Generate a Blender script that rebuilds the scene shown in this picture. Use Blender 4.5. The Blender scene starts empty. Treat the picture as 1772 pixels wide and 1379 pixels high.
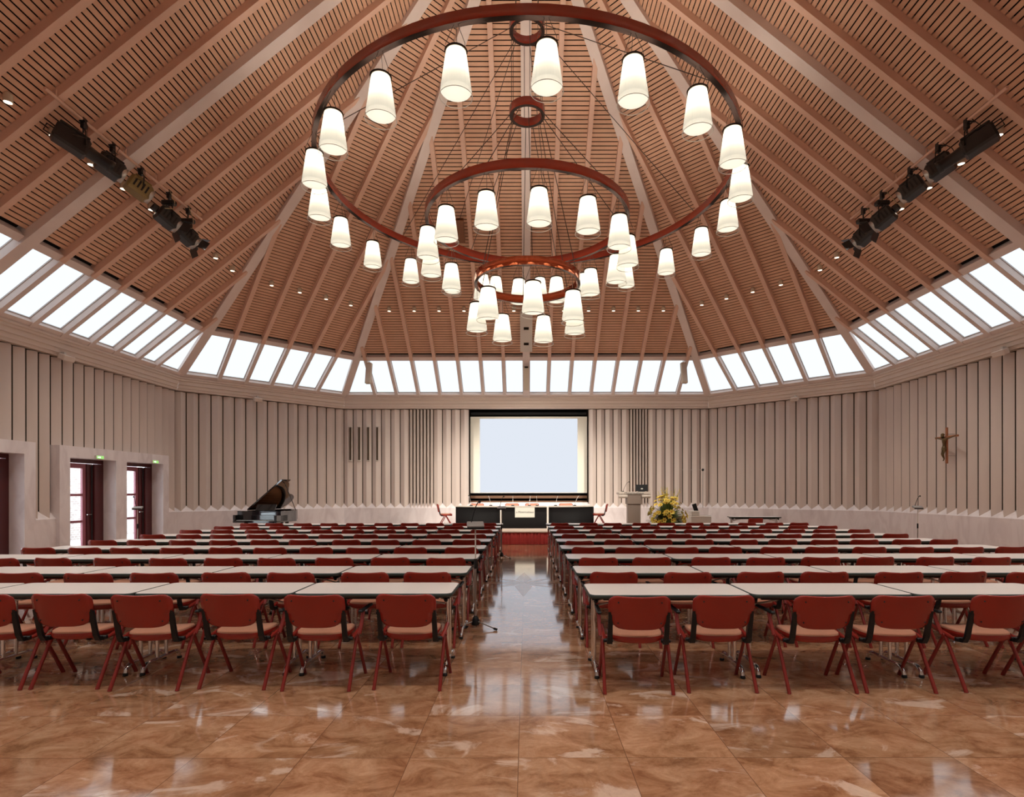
import bpy, math, random
from mathutils import Vector, Matrix
R = math.radians
rnd = random.Random(7)
SC = bpy.context.scene
COL = SC.collection

# ------------------------------------------------------------------ camera, world, exposure
HC, DC = 1.62, 10.64                       # camera height, camera distance from the hall's centre
cam = bpy.data.objects.new('camera', bpy.data.cameras.new('camera'))
COL.objects.link(cam)
cam.location = (0, -DC, HC)
cam.rotation_euler = (R(90), R(0.06), 0)
cam.data.sensor_width = 36.0
cam.data.lens = 975.0 / 1772.0 * 36.0
cam.data.shift_x = -25.0 / 1772.0
cam.data.shift_y = 161.2 / 1772.0
cam.data.clip_start = 0.05
SC.camera = cam
w = bpy.data.worlds.new('world'); SC.world = w; w.use_nodes = True
w.node_tree.nodes['Background'].inputs[0].default_value = (0.86, 0.92, 1.0, 1)
w.node_tree.nodes['Background'].inputs[1].default_value = 7.0
SC.view_settings.view_transform = 'Standard'
SC.view_settings.look = 'None'
SC.view_settings.gamma = 1.0
SC.view_settings.use_curve_mapping = False
SC.view_settings.exposure = 0.12
SKY_E = 1.25          # radiance of the frosted skylights
SHADE_E = 0.46       # own glow of the lamp shades
BULB_W = 36.0       # bulb inside every pendant shade
CAN_W = 95.0         # recessed downlights
SPOT_W = 1300.0       # theatre spotlights
PEND_ON = True

# ------------------------------------------------------------------ materials
def nt(m): return m.node_tree.nodes, m.node_tree.links
def mat(name, col, rough=0.5, metal=0.0, spec=0.5, coat=0.0, emit=None, es=0.0):
    m = bpy.data.materials.new(name); m.use_nodes = True
    b = m.node_tree.nodes['Principled BSDF']
    b.inputs['Base Color'].default_value = (*col, 1)
    b.inputs['Roughness'].default_value = rough
    b.inputs['Metallic'].default_value = metal
    b.inputs['Specular IOR Level'].default_value = spec
    b.inputs['Coat Weight'].default_value = coat
    if emit:
        b.inputs['Emission Color'].default_value = (*emit, 1)
        b.inputs['Emission Strength'].default_value = es
    return m
def noisy(m, col2, scale=6.0, detail=6.0, lo=0.35, hi=0.7, stretch=(1, 1, 1), bump=0.0, distort=0.0):
    """vary the base colour of m towards col2 with noise in object space"""
    n, l = nt(m); b = n['Principled BSDF']
    c1 = b.inputs['Base Color'].default_value[:]
    tc = n.new('ShaderNodeTexCoord'); mp = n.new('ShaderNodeMapping'); mp.inputs['Scale'].default_value = stretch
    no = n.new('ShaderNodeTexNoise'); no.inputs['Scale'].default_value = scale; no.inputs['Detail'].default_value = detail
    no.inputs['Distortion'].default_value = distort
    rp = n.new('ShaderNodeValToRGB')
    rp.color_ramp.elements[0].position = lo; rp.color_ramp.elements[0].color = c1
    rp.color_ramp.elements[1].position = hi; rp.color_ramp.elements[1].color = (*col2, 1)
    l.new(tc.outputs['Object'], mp.inputs['Vector']); l.new(mp.outputs[0], no.inputs['Vector'])
    l.new(no.outputs['Fac'], rp.inputs[0]); l.new(rp.outputs[0], b.inputs['Base Color'])
    if bump:
        bp = n.new('ShaderNodeBump'); bp.inputs['Strength'].default_value = bump; bp.inputs['Distance'].default_value = 0.01
        l.new(no.outputs['Fac'], bp.inputs['Height']); l.new(bp.outputs[0], b.inputs['Normal'])
    return m
def emis(name, col, s):
    m = bpy.data.materials.new(name); m.use_nodes = True
    n, l = nt(m); n.clear()
    e = n.new('ShaderNodeEmission'); e.inputs[0].default_value = (*col, 1); e.inputs[1].default_value = s
    o = n.new('ShaderNodeOutputMaterial'); l.new(e.outputs[0], o.inputs[0])
    return m

M = {}
M['slat'] = noisy(mat('slat wood', (0.70, 0.415, 0.28), 0.55, spec=0.3), (0.64, 0.37, 0.245), 3.0)
M['rafter'] = noisy(mat('rafter wood', (0.74, 0.48, 0.365), 0.55, spec=0.3), (0.69, 0.44, 0.33), 2.5)
M['beam'] = noisy(mat('painted beam', (0.76, 0.64, 0.59), 0.6, spec=0.3), (0.72, 0.60, 0.55), 3.0)
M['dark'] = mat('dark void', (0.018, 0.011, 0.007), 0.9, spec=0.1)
M['gap'] = mat('wall gap', (0.07, 0.048, 0.03), 0.9, spec=0.1)
M['fin'] = noisy(mat('wall panel', (0.66, 0.565, 0.51), 0.6, spec=0.25), (0.62, 0.525, 0.475), 1.6, stretch=(3, 3, .4))
M['cornice'] = noisy(mat('cornice plaster', (0.68, 0.56, 0.48), 0.5, spec=0.3), (0.66, 0.54, 0.46), 2.0)
M['dado'] = noisy(mat('pale marble', (0.75, 0.68, 0.68), 0.3, spec=0.4), (0.62, 0.54, 0.54), 3.0, 8.0, .42, .72, (1, 1, .45), distort=1.2)
M['sash'] = mat('window sash', (0.52, 0.46, 0.43), 0.4)
M['ringred'] = mat('red lacquer ring', (0.36, 0.035, 0.014), 0.22, spec=0.5)
M['ringdark'] = mat('ring underside', (0.022, 0.011, 0.008), 0.75, spec=0.15)
M['copper'] = mat('copper red ring', (0.56, 0.14, 0.06), 0.13, metal=0.85)
M['red'] = noisy(mat('red plastic', (0.29, 0.020, 0.011), 0.24, spec=0.5), (0.265, 0.018, 0.010), 4.0)
M['redmetal'] = mat('red lacquered tube', (0.23, 0.022, 0.016), 0.26, spec=0.5)
M['tan'] = noisy(mat('tan upholstery', (0.50, 0.24, 0.16), 0.85, spec=0.15), (0.465, 0.22, 0.145), 60.0)
M['black'] = mat('black plastic', (0.010, 0.010, 0.011), 0.5, spec=0.3)
M['white'] = noisy(mat('white laminate', (0.82, 0.76, 0.73), 0.32, spec=0.4), (0.80, 0.735, 0.705), 2.0)
M['edge'] = mat('dark edge band', (0.035, 0.05, 0.046), 0.4)
M['chrome'] = mat('chrome', (0.78, 0.77, 0.76), 0.12, metal=1.0)
M['steel'] = mat('brushed steel', (0.50, 0.48, 0.46), 0.35, metal=1.0)
M['steelpale'] = mat('pale painted metal', (0.62, 0.56, 0.50), 0.45)
M['lacquer'] = mat('black piano lacquer', (0.008, 0.008, 0.009), 0.06, spec=0.6, coat=0.5)
M['keys'] = mat('ivory keys', (0.8, 0.78, 0.72), 0.3)
M['sound'] = noisy(mat('soundboard', (0.45, 0.16, 0.05), 0.4), (0.36, 0.12, 0.04), 8.0, stretch=(1, 6, 1))
M['skirt'] = mat('red stage cloth', (0.37, 0.045, 0.04), 0.85, spec=0.15)
M['stage'] = mat('stage floor', (0.55, 0.43, 0.35), 0.5)
M['brown'] = noisy(mat('brown wood', (0.20, 0.10, 0.055), 0.5), (0.16, 0.08, 0.045), 4.0, stretch=(1, 8, 8))
M['panelwood'] = mat('reddish brown panel', (0.22, 0.085, 0.035), 0.5)
M['screen'] = mat('screen cloth', (0.80, 0.76, 0.66), 0.9, spec=0.1)
M['doorred'] = mat('dark red door paint', (0.075, 0.010, 0.012), 0.3)
M['rose'] = mat('rose muntin', (0.30, 0.09, 0.12), 0.4)
M['board'] = mat('black gloss board', (0.005, 0.004, 0.004), 0.6, spec=.08)
M['paper'] = mat('cream sign board', (0.60, 0.58, 0.51), 0.6)
M['stagetop'] = mat('cream table top', (0.50, 0.44, 0.38), 0.4)
M['lettergrey'] = mat('grey lettering', (0.03, 0.03, 0.03), 0.5)
M['lectern'] = mat('taupe lacquer', (0.19, 0.14, 0.112), 0.45)
M['lecternpale'] = mat('pale lectern panel', (0.44, 0.37, 0.315), 0.4)
M['leaf'] = noisy(mat('leaf green', (0.10, 0.15, 0.03), 0.5), (0.20, 0.24, 0.06), 9.0)
M['petal'] = noisy(mat('yellow petal', (0.80, 0.55, 0.05), 0.6), (0.72, 0.62, 0.12), 12.0)
M['petalred'] = mat('dark red petal', (0.30, 0.03, 0.02), 0.6)
M['heart'] = mat('orange flower heart', (0.55, 0.22, 0.02), 0.7)
M['bronze'] = noisy(mat('bronze', (0.16, 0.10, 0.04), 0.4, metal=0.6), (0.10, 0.07, 0.03), 12.0)
M['crosswood'] = mat('cross wood', (0.36, 0.13, 0.055), 0.5)
M['beige'] = mat('beige housing', (0.60, 0.50, 0.38), 0.5)
M['greybox'] = mat('grey console', (0.32, 0.30, 0.29), 0.4)
M['lead'] = mat('cable', (0.05, 0.03, 0.02), 0.5)
M['cablelight'] = mat('pale cable', (0.55, 0.45, 0.25), 0.5)
M['spotblack'] = mat('spotlight black', (0.014, 0.013, 0.013), 0.3, spec=0.5)
M['spotyellow'] = mat('spotlight aged yellow', (0.22, 0.15, 0.05), 0.4)
M['pave'] = mat('outdoor paving', (0.5, 0.48, 0.46), 0.8)
M['skypane'] = emis('lit frosted pane', (0.72, 0.80, 0.86), SKY_E)
M['lens'] = emis('lit lens', (1.0, 0.88, 0.70), 3.0)
M['exitgreen'] = emis('lit green sign', (0.36, 0.72, 0.20), 1.0)
M['exitwhite'] = emis('lit white arrow', (0.9, 1.0, 0.85), 1.5)
M['picture'] = emis('projected picture', (0.84, 0.90, 1.0), 0.84)

def mk_diffuser():
    m = bpy.data.materials.new('lit opal glass'); m.use_nodes = True
    n, l = nt(m); n.clear()
    e = n.new('ShaderNodeEmission'); e.inputs[0].default_value = (1.0, 0.94, 0.82, 1); e.inputs[1].default_value = SHADE_E
    t = n.new('ShaderNodeBsdfTranslucent'); t.inputs[0].default_value = (0.075, 0.071, 0.061, 1)
    a = n.new('ShaderNodeAddShader'); o = n.new('ShaderNodeOutputMaterial')
    l.new(e.outputs[0], a.inputs[0]); l.new(t.outputs[0], a.inputs[1]); l.new(a.outputs[0], o.inputs[0])
    return m
def mk_clear(name, tint, fac=0.12):
    m = bpy.data.materials.new(name); m.use_nodes = True
    n, l = nt(m); n.clear()
    t = n.new('ShaderNodeBsdfTransparent'); t.inputs[0].default_value = (*tint, 1)
    g = n.new('ShaderNodeBsdfGlossy'); g.inputs['Roughness'].default_value = 0.05
    lw = n.new('ShaderNodeLayerWeight'); lw.inputs['Blend'].default_value = 0.15
    fr = n.new('ShaderNodeMath'); fr.operation = 'MULTIPLY'; fr.inputs[1].default_value = 0.45; l.new(lw.outputs['Facing'], fr.inputs[0])
    x = n.new('ShaderNodeMixShader'); o = n.new('ShaderNodeOutputMaterial')
    l.new(fr.outputs[0], x.inputs[0]); l.new(t.outputs[0], x.inputs[1]); l.new(g.outputs[0], x.inputs[2]); l.new(x.outputs[0], o.inputs[0])
    return m
M['diffuser'] = mk_diffuser()
M['clear'] = mk_clear('clear lamp glass', (0.93, 0.92, 0.90))
M['glass'] = mk_clear('door glass', (0.92, 0.95, 0.95))
M['rim'] = mat('ground glass rim', (0.92, 0.88, 0.80), 0.15, spec=.6)

def mk_floor():
    m = bpy.data.materials.new('polished red travertine'); m.use_nodes = True
    n, l = nt(m); b = n['Principled BSDF']
    tc = n.new('ShaderNodeTexCoord')
    off = n.new('ShaderNodeVectorMath'); off.operation = 'ADD'; off.inputs[1].default_value = (0.05, 7.21, 0)
    scl = n.new('ShaderNodeVectorMath'); scl.operation = 'DIVIDE'; scl.inputs[1].default_value = (0.66, 0.645, 1)
    l.new(tc.outputs['Object'], off.inputs[0]); l.new(off.outputs[0], scl.inputs[0])
    fl = n.new('ShaderNodeVectorMath'); fl.operation = 'FLOOR'; l.new(scl.outputs[0], fl.inputs[0])
    fr = n.new('ShaderNodeVectorMath'); fr.operation = 'FRACTION'; l.new(scl.outputs[0], fr.inputs[0])
    wn = n.new('ShaderNodeTexWhiteNoise'); wn.noise_dimensions = '2D'; l.new(fl.outputs[0], wn.inputs['Vector'])
    # every tile samples its own piece of stone
    mul = n.new('ShaderNodeVectorMath'); mul.operation = 'SCALE'; mul.inputs['Scale'].default_value = 40.0
    l.new(wn.outputs['Color'], mul.inputs[0])
    ad = n.new('ShaderNodeVectorMath'); ad.operation = 'ADD'
    l.new(tc.outputs['Object'], ad.inputs[0]); l.new(mul.outputs[0], ad.inputs[1])
    rot = n.new('ShaderNodeMapping'); rot.inputs['Rotation'].default_value = (0, 0, R(24)); rot.inputs['Scale'].default_value = (1.0, 1.55, 1)
    l.new(ad.outputs[0], rot.inputs['Vector'])
    n1 = n.new('ShaderNodeTexNoise'); n1.inputs['Scale'].default_value = 3.4; n1.inputs['Detail'].default_value = 12; n1.inputs['Roughness'].default_value = 0.72; n1.inputs['Distortion'].default_value = 0.7
    n2 = n.new('ShaderNodeTexNoise'); n2.inputs['Scale'].default_value = 1.5; n2.inputs['Detail'].default_value = 9; n2.inputs['Roughness'].default_value = 0.6; n2.inputs['Distortion'].default_value = 1.1
    n3 = n.new('ShaderNodeTexNoise'); n3.inputs['Scale'].default_value = 38.0; n3.inputs['Detail'].default_value = 3
    for x in (n1, n2): l.new(rot.outputs[0], x.inputs['Vector'])
    l.new(tc.outputs['Object'], n3.inputs['Vector'])
    r1 = n.new('ShaderNodeValToRGB'); cr = r1.color_ramp
    cr.elements[0].position = 0.36; cr.elements[0].color = (0.26, 0.115, 0.053, 1)
    cr.elements[1].position = 0.655; cr.elements[1].color = (0.58, 0.34, 0.205, 1)
    e = cr.elements.new(0.5); e.color = (0.43, 0.22, 0.118, 1)
    l.new(n1.outputs['Fac'], r1.inputs[0])
    r2 = n.new('ShaderNodeValToRGB'); r2.color_ramp.elements[0].position = 0.585; r2.color_ramp.elements[0].color = (0, 0, 0, 1)
    r2.color_ramp.elements[1].position = 0.64; r2.color_ramp.elements[1].color = (0.75, 0.75, 0.75, 1)
    l.new(n2.outputs['Fac'], r2.inputs[0])
    mx = n.new('ShaderNodeMix'); mx.data_type = 'RGBA'; mx.inputs['B'].default_value = (0.74, 0.55, 0.44, 1)
    l.new(r2.outputs[0], mx.inputs['Factor']); l.new(r1.outputs[0], mx.inputs['A'])
    # tile to tile brightness and fine speckle
    br = n.new('ShaderNodeMapRange'); br.inputs['To Min'].default_value = 0.86; br.inputs['To Max'].default_value = 1.12
    l.new(wn.outputs['Value'], br.inputs['Value'])
    sp = n.new('ShaderNodeMapRange'); sp.inputs['To Min'].default_value = 0.86; sp.inputs['To Max'].default_value = 1.14
    l.new(n3.outputs['Fac'], sp.inputs['Value'])
    mm = n.new('ShaderNodeMath'); mm.operation = 'MULTIPLY'; l.new(br.outputs[0], mm.inputs[0]); l.new(sp.outputs[0], mm.inputs[1])
    hv = n.new('ShaderNodeVectorMath'); hv.operation = 'SCALE'
    l.new(mx.outputs['Result'], hv.inputs[0]); l.new(mm.outputs[0], hv.inputs['Scale'])
    # joints
    sx = n.new('ShaderNodeSeparateXYZ'); l.new(fr.outputs[0], sx.inputs[0])
    def edge(sock):
        a = n.new('ShaderNodeMath'); a.operation = 'SUBTRACT'; a.inputs[0].default_value = 0.5; l.new(sock, a.inputs[1])
        b_ = n.new('ShaderNodeMath'); b_.operation = 'ABSOLUTE'; l.new(a.outputs[0], b_.inputs[0])
        c = n.new('ShaderNodeMath'); c.operation = 'GREATER_THAN'; c.inputs[1].default_value = 0.4965; l.new(b_.outputs[0], c.inputs[0])
        return c.outputs[0]
    jx = n.new('ShaderNodeMath'); jx.operation = 'MAXIMUM'; l.new(edge(sx.outputs[0]), jx.inputs[0]); l.new(edge(sx.outputs[1]), jx.inputs[1])
    jm = n.new('ShaderNodeMix'); jm.data_type = 'RGBA'; jm.inputs['B'].default_value = (0.20, 0.10, 0.055, 1)
    l.new(jx.outputs[0], jm.inputs['Factor']); l.new(hv.outputs[0], jm.inputs['A'])
    l.new(jm.outputs['Result'], b.inputs['Base Color'])
    rr = n.new('ShaderNodeMapRange'); rr.inputs['To Min'].default_value = 0.07; rr.inputs['To Max'].default_value = 0.14
    l.new(n1.outputs['Fac'], rr.inputs['Value']); l.new(rr.outputs[0], b.inputs['Roughness'])
    b.inputs['Specular IOR Level'].default_value = 0.6
    b.inputs['Coat Weight'].default_value = 0.5; b.inputs['Coat Roughness'].default_value = 0.06
    return m
M['floor'] = mk_floor()
def mk_brick():
    m = mat('pale outdoor brick', (0.6, 0.55, 0.5), 0.8)
    n, l = nt(m); b = n['Principled BSDF']
    tc = n.new('ShaderNodeTexCoord'); mp = n.new('ShaderNodeMapping'); mp.inputs['Rotation'].default_value = (R(90), 0, R(90))
    bk = n.new('ShaderNodeTexBrick'); bk.inputs['Scale'].default_value = 3.2
    bk.inputs['Color1'].default_value = (0.30, 0.24, 0.22, 1); bk.inputs['Color2'].default_value = (0.38, 0.32, 0.30, 1); bk.inputs['Mortar'].default_value = (0.55, 0.53, 0.52, 1)
    sw = n.new('ShaderNodeSeparateXYZ'); cb = n.new('ShaderNodeCombineXYZ')
    l.new(tc.outputs['Object'], sw.inputs[0]); l.new(sw.outputs[1], cb.inputs[0]); l.new(sw.outputs[2], cb.inputs[1])
    l.new(cb.outputs[0], bk.inputs['Vector']); l.new(bk.outputs[0], b.inputs['Base Color'])
    return m
M['brick'] = mk_brick()

# ------------------------------------------------------------------ mesh helpers
class MB:
    def __init__(s): s.v = []; s.f = []; s.mi = []; s.sm = []
    def add(s, vs, fs, mi=0, smooth=False, mtx=None):
        o = len(s.v)
        s.v += [tuple(mtx @ Vector(p)) if mtx is not None else tuple(p) for p in vs]
        s.f += [tuple(i + o for i in f) for f in fs]
        s.mi += [mi] * len(fs); s.sm += [smooth] * len(fs)
        return s
    def quad(s, a, b, c, d, mi=0): return s.add([a, b, c, d], [(0, 1, 2, 3)], mi)
    def hexa(s, p, mi=0):          # 8 corners: bottom 0-3, top 4-7
        return s.add(p, [(3, 2, 1, 0), (4, 5, 6, 7), (0, 1, 5, 4), (1, 2, 6, 5), (2, 3, 7, 6), (3, 0, 4, 7)], mi)
    def box(s, x0, x1, y0, y1, z0, z1, mi=0, mtx=None, bev=0.0):
        if bev:
            b = min(bev, .45 * min(x1 - x0, y1 - y0, z1 - z0))
            vs = []; fs = []
            X = [x0, x0 + b, x1 - b, x1]; Y = [y0, y0 + b, y1 - b, y1]; Z = [z0, z0 + b, z1 - b, z1]
            # 24 vertices: three per corner
            idx = {}
            for i in (0, 1):
                for j in (0, 1):
                    for k in (0, 1):
                        cx, cy, cz = (x0, x1)[i], (y0, y1)[j], (z0, z1)[k]
                        ix, iy, iz = (x0 + b, x1 - b)[i], (y0 + b, y1 - b)[j], (z0 + b, z1 - b)[k]
                        idx[i, j, k, 'x'] = len(vs); vs.append((cx, iy, iz))
                        idx[i, j, k, 'y'] = len(vs); vs.append((ix, cy, iz))
                        idx[i, j, k, 'z'] = len(vs); vs.append((ix, iy, cz))
            g = idx
            for i in (0, 1):
                q = [g[i, 0, 0, 'x'], g[i, 1, 0, 'x'], g[i, 1, 1, 'x'], g[i, 0, 1, 'x']]; fs.append(q if i else q[::-1])
                q = [g[0, i, 0, 'y'], g[1, i, 0, 'y'], g[1, i, 1, 'y'], g[0, i, 1, 'y']]; fs.append(q[::-1] if i else q)
                q = [g[0, 0, i, 'z'], g[1, 0, i, 'z'], g[1, 1, i, 'z'], g[0, 1, i, 'z']]; fs.append(q if i else q[::-1])
            for j in (0, 1):
                for k in (0, 1):
                    fs.append([g[0, j, k, 'y'], g[1, j, k, 'y'], g[1, j, k, 'z'], g[0, j, k, 'z']])
                    fs.append([g[j, 0, k, 'x'], g[j, 1, k, 'x'], g[j, 1, k, 'z'], g[j, 0, k, 'z']])
                    fs.append([g[j, k, 0, 'x'], g[j, k, 1, 'x'], g[j, k, 1, 'y'], g[j, k, 0, 'y']])
            for i in (0, 1):
                for j in (0, 1):
                    for k in (0, 1): fs.append([g[i, j, k, 'x'], g[i, j, k, 'y'], g[i, j, k, 'z']])
            return s.add(vs, fs, mi, False, mtx)
        p = [(x0, y0, z0), (x1, y0, z0), (x1, y1, z0), (x0, y1, z0), (x0, y0, z1), (x1, y0, z1), (x1, y1, z1), (x0, y1, z1)]
        return s.add(p, [(3, 2, 1, 0), (4, 5, 6, 7), (0, 1, 5, 4), (1, 2, 6, 5), (2, 3, 7, 6), (3, 0, 4, 7)], mi, False, mtx)
    def tube(s, pts, r, seg=8, mi=0, caps=True, flat=1.0, up=(0, 0, 1)):
        """a tube along a polyline; r a number or one per point; flat squashes it along the side axis"""
        P = [Vector(p) for p in pts]; n = len(P)
        rr = r if isinstance(r, (list, tuple)) else [r] * n
        vs = []; fs = []
        ref = Vector(up)
        for i in range(n):
            d = (P[min(i + 1, n - 1)] - P[max(i - 1, 0)]).normalized()
            u = ref if abs(d.dot(ref)) < 0.97 else Vector((0, 1, 0)) if abs(d.y) < 0.9 else Vector((1, 0, 0))
            a = d.cross(u).normalized(); b = a.cross(d).normalized()
            for k in range(seg):
                t = 2 * math.pi * k / seg
                vs.append(P[i] + a * (math.cos(t) * rr[i] * flat) + b * (math.sin(t) * rr[i]))
        for i in range(n - 1):
            for k in range(seg):
                k2 = (k + 1) % seg
                fs.append((i * seg + k, i * seg + k2, (i + 1) * seg + k2, (i + 1) * seg + k))
        s.add(vs, fs, mi, True)
        if caps:
            s.add(vs[:seg], [tuple(range(seg))[::-1]], mi); s.add(vs[-seg:], [tuple(range(seg))], mi)
        return s
    def lathe(s, prof, seg=24, mi=0, mtx=None, close=False, smooth=True):
        """prof: (radius, z) pairs turned about z"""
        vs = []; fs = []
        for (r, z) in prof:
            for k in range(seg):
                t = 2 * math.pi * k / seg; vs.append((r * math.cos(t), r * math.sin(t), z))
        n = len(prof); rng = n if close else n - 1
        for i in range(rng):
            i2 = (i + 1) % n
            for k in range(seg):
                k2 = (k + 1) % seg
                fs.append((i * seg + k, i * seg + k2, i2 * seg + k2, i2 * seg + k))
        return s.add(vs, fs, mi, smooth, mtx)
    def disc(s, r, z, seg=24, mi=0, mtx=None, down=False):
        vs = [(r * math.cos(2 * math.pi * k / seg), r * math.sin(2 * math.pi * k / seg), z) for k in range(seg)]
        f = tuple(range(seg)); return s.add(vs, [f[::-1] if down else f], mi, False, mtx)
    def prism(s, outline, z0, z1, mi=0, mtx=None, smooth_side=False, top_mi=None):
        n = len(outline)
        vs = [(x, y, z0) for x, y in outline] + [(x, y, z1) for x, y in outline]
        s.add(vs, [tuple((i, (i + 1) % n, n + (i + 1) % n, n + i)) for i in range(n)], mi, smooth_side, mtx)
        s.add(vs[:n], [tuple(range(n))[::-1]], mi, False, mtx); s.add(vs[n:], [tuple(range(n))], mi if top_mi is None else top_mi, False, mtx)
        return s
    def ball(s, c, r, seg=10, rings=6, mi=0, sc=(1, 1, 1)):
        prof = []
        vs = []; fs = []
        for i in range(rings + 1):
            ph = math.pi * i / rings
            for k in range(seg):
                t = 2 * math.pi * k / seg
                vs.append((c[0] + r * sc[0] * math.sin(ph) * math.cos(t), c[1] + r * sc[1] * math.sin(ph) * math.sin(t), c[2] - r * sc[2] * math.cos(ph)))
        for i in range(rings):
            for k in range(seg):
                k2 = (k + 1) % seg
                fs.append((i * seg + k, i * seg + k2, (i + 1) * seg + k2, (i + 1) * seg + k))
        return s.add(vs, fs, mi, True)
    def build(s, name, mats, parent=None):
        me = bpy.data.meshes.new(name)
        me.from_pydata([tuple(p) for p in s.v], [], s.f)
        for m in (mats if isinstance(mats, (list, tuple)) else [mats]): me.materials.append(M[m] if isinstance(m, str) else m)
        me.polygons.foreach_set('material_index', s.mi)
        me.polygons.foreach_set('use_smooth', s.sm)
        me.validate(); me.update()
        o = bpy.data.objects.new(name, me); COL.objects.link(o)
        if parent is not None: o.parent = parent
        return o

def tag(o, label=None, cat=None, group=None, kind=None):
    if label: o['label'] = label
    if cat: o['category'] = cat
    if group: o['group'] = group
    if kind: o['kind'] = kind
    return o
def thing(name, label, cat, loc=(0, 0, 0), rz=0.0, group=None):
    o = bpy.data.objects.new(name, None); COL.objects.link(o)
    o.empty_display_size = 0.1; o.location = loc; o.rotation_euler = (0, 0, rz)
    return tag(o, label, cat, group)
def copy_thing(root, loc, rz, label, group=None, skip=()):
    """copy a thing, its parts and their sub-parts"""
    r = root.copy(); COL.objects.link(r); r.location = loc; r.rotation_euler = (0, 0, rz)
    r['label'] = label
    if group: r['group'] = group
    for ch in root.children:
        if ch.name.split('.')[0] in skip: continue
        c = ch.copy(); COL.objects.link(c); c.parent = r
        for g in ch.children:
            d = g.copy(); COL.objects.link(d); d.parent = c
    return r
ORD = ['first', 'second', 'third', 'fourth', 'fifth', 'sixth', 'seventh', 'eighth', 'ninth', 'tenth', 'eleventh', 'twelfth', 'thirteenth', 'fourteenth', 'fifteenth', 'sixteenth', 'seventeenth', 'eighteenth']
def structure(o, label=None, cat=None):
    return tag(o, label, cat, None, 'structure')

# ------------------------------------------------------------------ the hall: a square with cut corners
ZC = 5.215                    # top of the cornice, springing of the roof
HR = 8.625                    # rise of the roof to the apex
AP = Vector((0, 0, ZC + HR))
FAC = []
NAMES = ['back', 'back_right', 'right', 'front_right', 'front', 'front_left', 'left', 'back_left']
WHERE = ['wall behind the stage', 'corner wall beside the lectern', 'wall with the crucifix', 'front corner wall on the crucifix side', 'wall behind the camera', 'front corner wall on the door side', 'wall with the garden doors', 'corner wall behind the piano']
for i, nm in enumerate(NAMES):
    a = R(90 - 45 * i)
    n = Vector((math.cos(a), math.sin(a), 0)); t = Vector((n.y, -n.x, 0))
    side = (i % 2 == 0)
    FAC.append(dict(name=nm, n=n, t=t, a=10.78 if side else 17.69 / math.sqrt(2), hw=6.91 if side else 2.736, side=side, where=WHERE[i]))
for F in FAC:
    F['L'] = math.hypot(F['a'], HR); F['ca'] = F['a'] / F['L']; F['sa'] = HR / F['L']
def wp(F, u, e, z):            # wall point: u along the wall, e metres outside the cornice line
    return F['n'] * (F['a'] + e) + F['t'] * u + Vector((0, 0, z))
def rp(F, u, s, dl):           # roof point: u along, s up the slope, dl outwards from the slope plane
    return F['n'] * (F['a'] - s * F['ca'] + dl * F['sa']) + F['t'] * u + Vector((0, 0, ZC + s * F['sa'] + dl * F['ca']))
def hwa(F, e): return F['hw'] + e * 0.4142

RIDGE, VALLEY, DADO = 0.17, 0.30, 0.155
# floor, one slab out to the walls
def octa(e):
    pts = []
    for F in FAC: pts.append(F['n'] * (F['a'] + e) - F['t'] * hwa(F, e)); pts.append(F['n'] * (F['a'] + e) + F['t'] * hwa(F, e))
    return pts
pts = octa(0.75)
out = []
for p in pts:
    if not out or (p - Vector((*out[-1], 0))).length > 1e-3: out.append((p.x, p.y))
fo = MB().prism(out[::-1], -0.2, 0.0).build('floor', 'floor')
structure(fo, 'polished reddish brown stone tile floor', 'floor')
# star inlaid at the hall's centre
st = MB()
for k in range(8):
    a = R(90 * (k // 2) + 45 * (k % 2)); ln = 1.32 if k % 2 == 0 else 0.75
    cs, sn = math.cos(a), math.sin(a)
    rt = lambda x, y: (-0.05 + x * cs - y * sn, -0.62 + x * sn + y * cs, 0.0006 + 0.0002 * (k % 2 == 0))
    q = 0.36 if k % 2 == 0 else 0.30; wv = 0.15 if k % 2 == 0 else 0.09
    st.add([rt(0, 0), rt(q, wv), rt(ln, 0)], [(0, 2, 1)], 0)
    st.add([rt(0, 0), rt(ln, 0), rt(q, -wv)], [(0, 2, 1)], 1)
M['inlaypale'] = noisy(mat('pale inlay', (0.52, 0.33, 0.21), 0.1, spec=.6), (0.48, 0.29, 0.18), 6)
M['inlayrose'] = noisy(mat('rose inlay', (0.44, 0.235, 0.13), 0.1, spec=.6), (0.40, 0.21, 0.115), 6)
structure(st.build('floor_star', ['inlaypale', 'inlayrose']), 'eight pointed pale stone star inlaid in the aisle floor', 'floor inlay')

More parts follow.
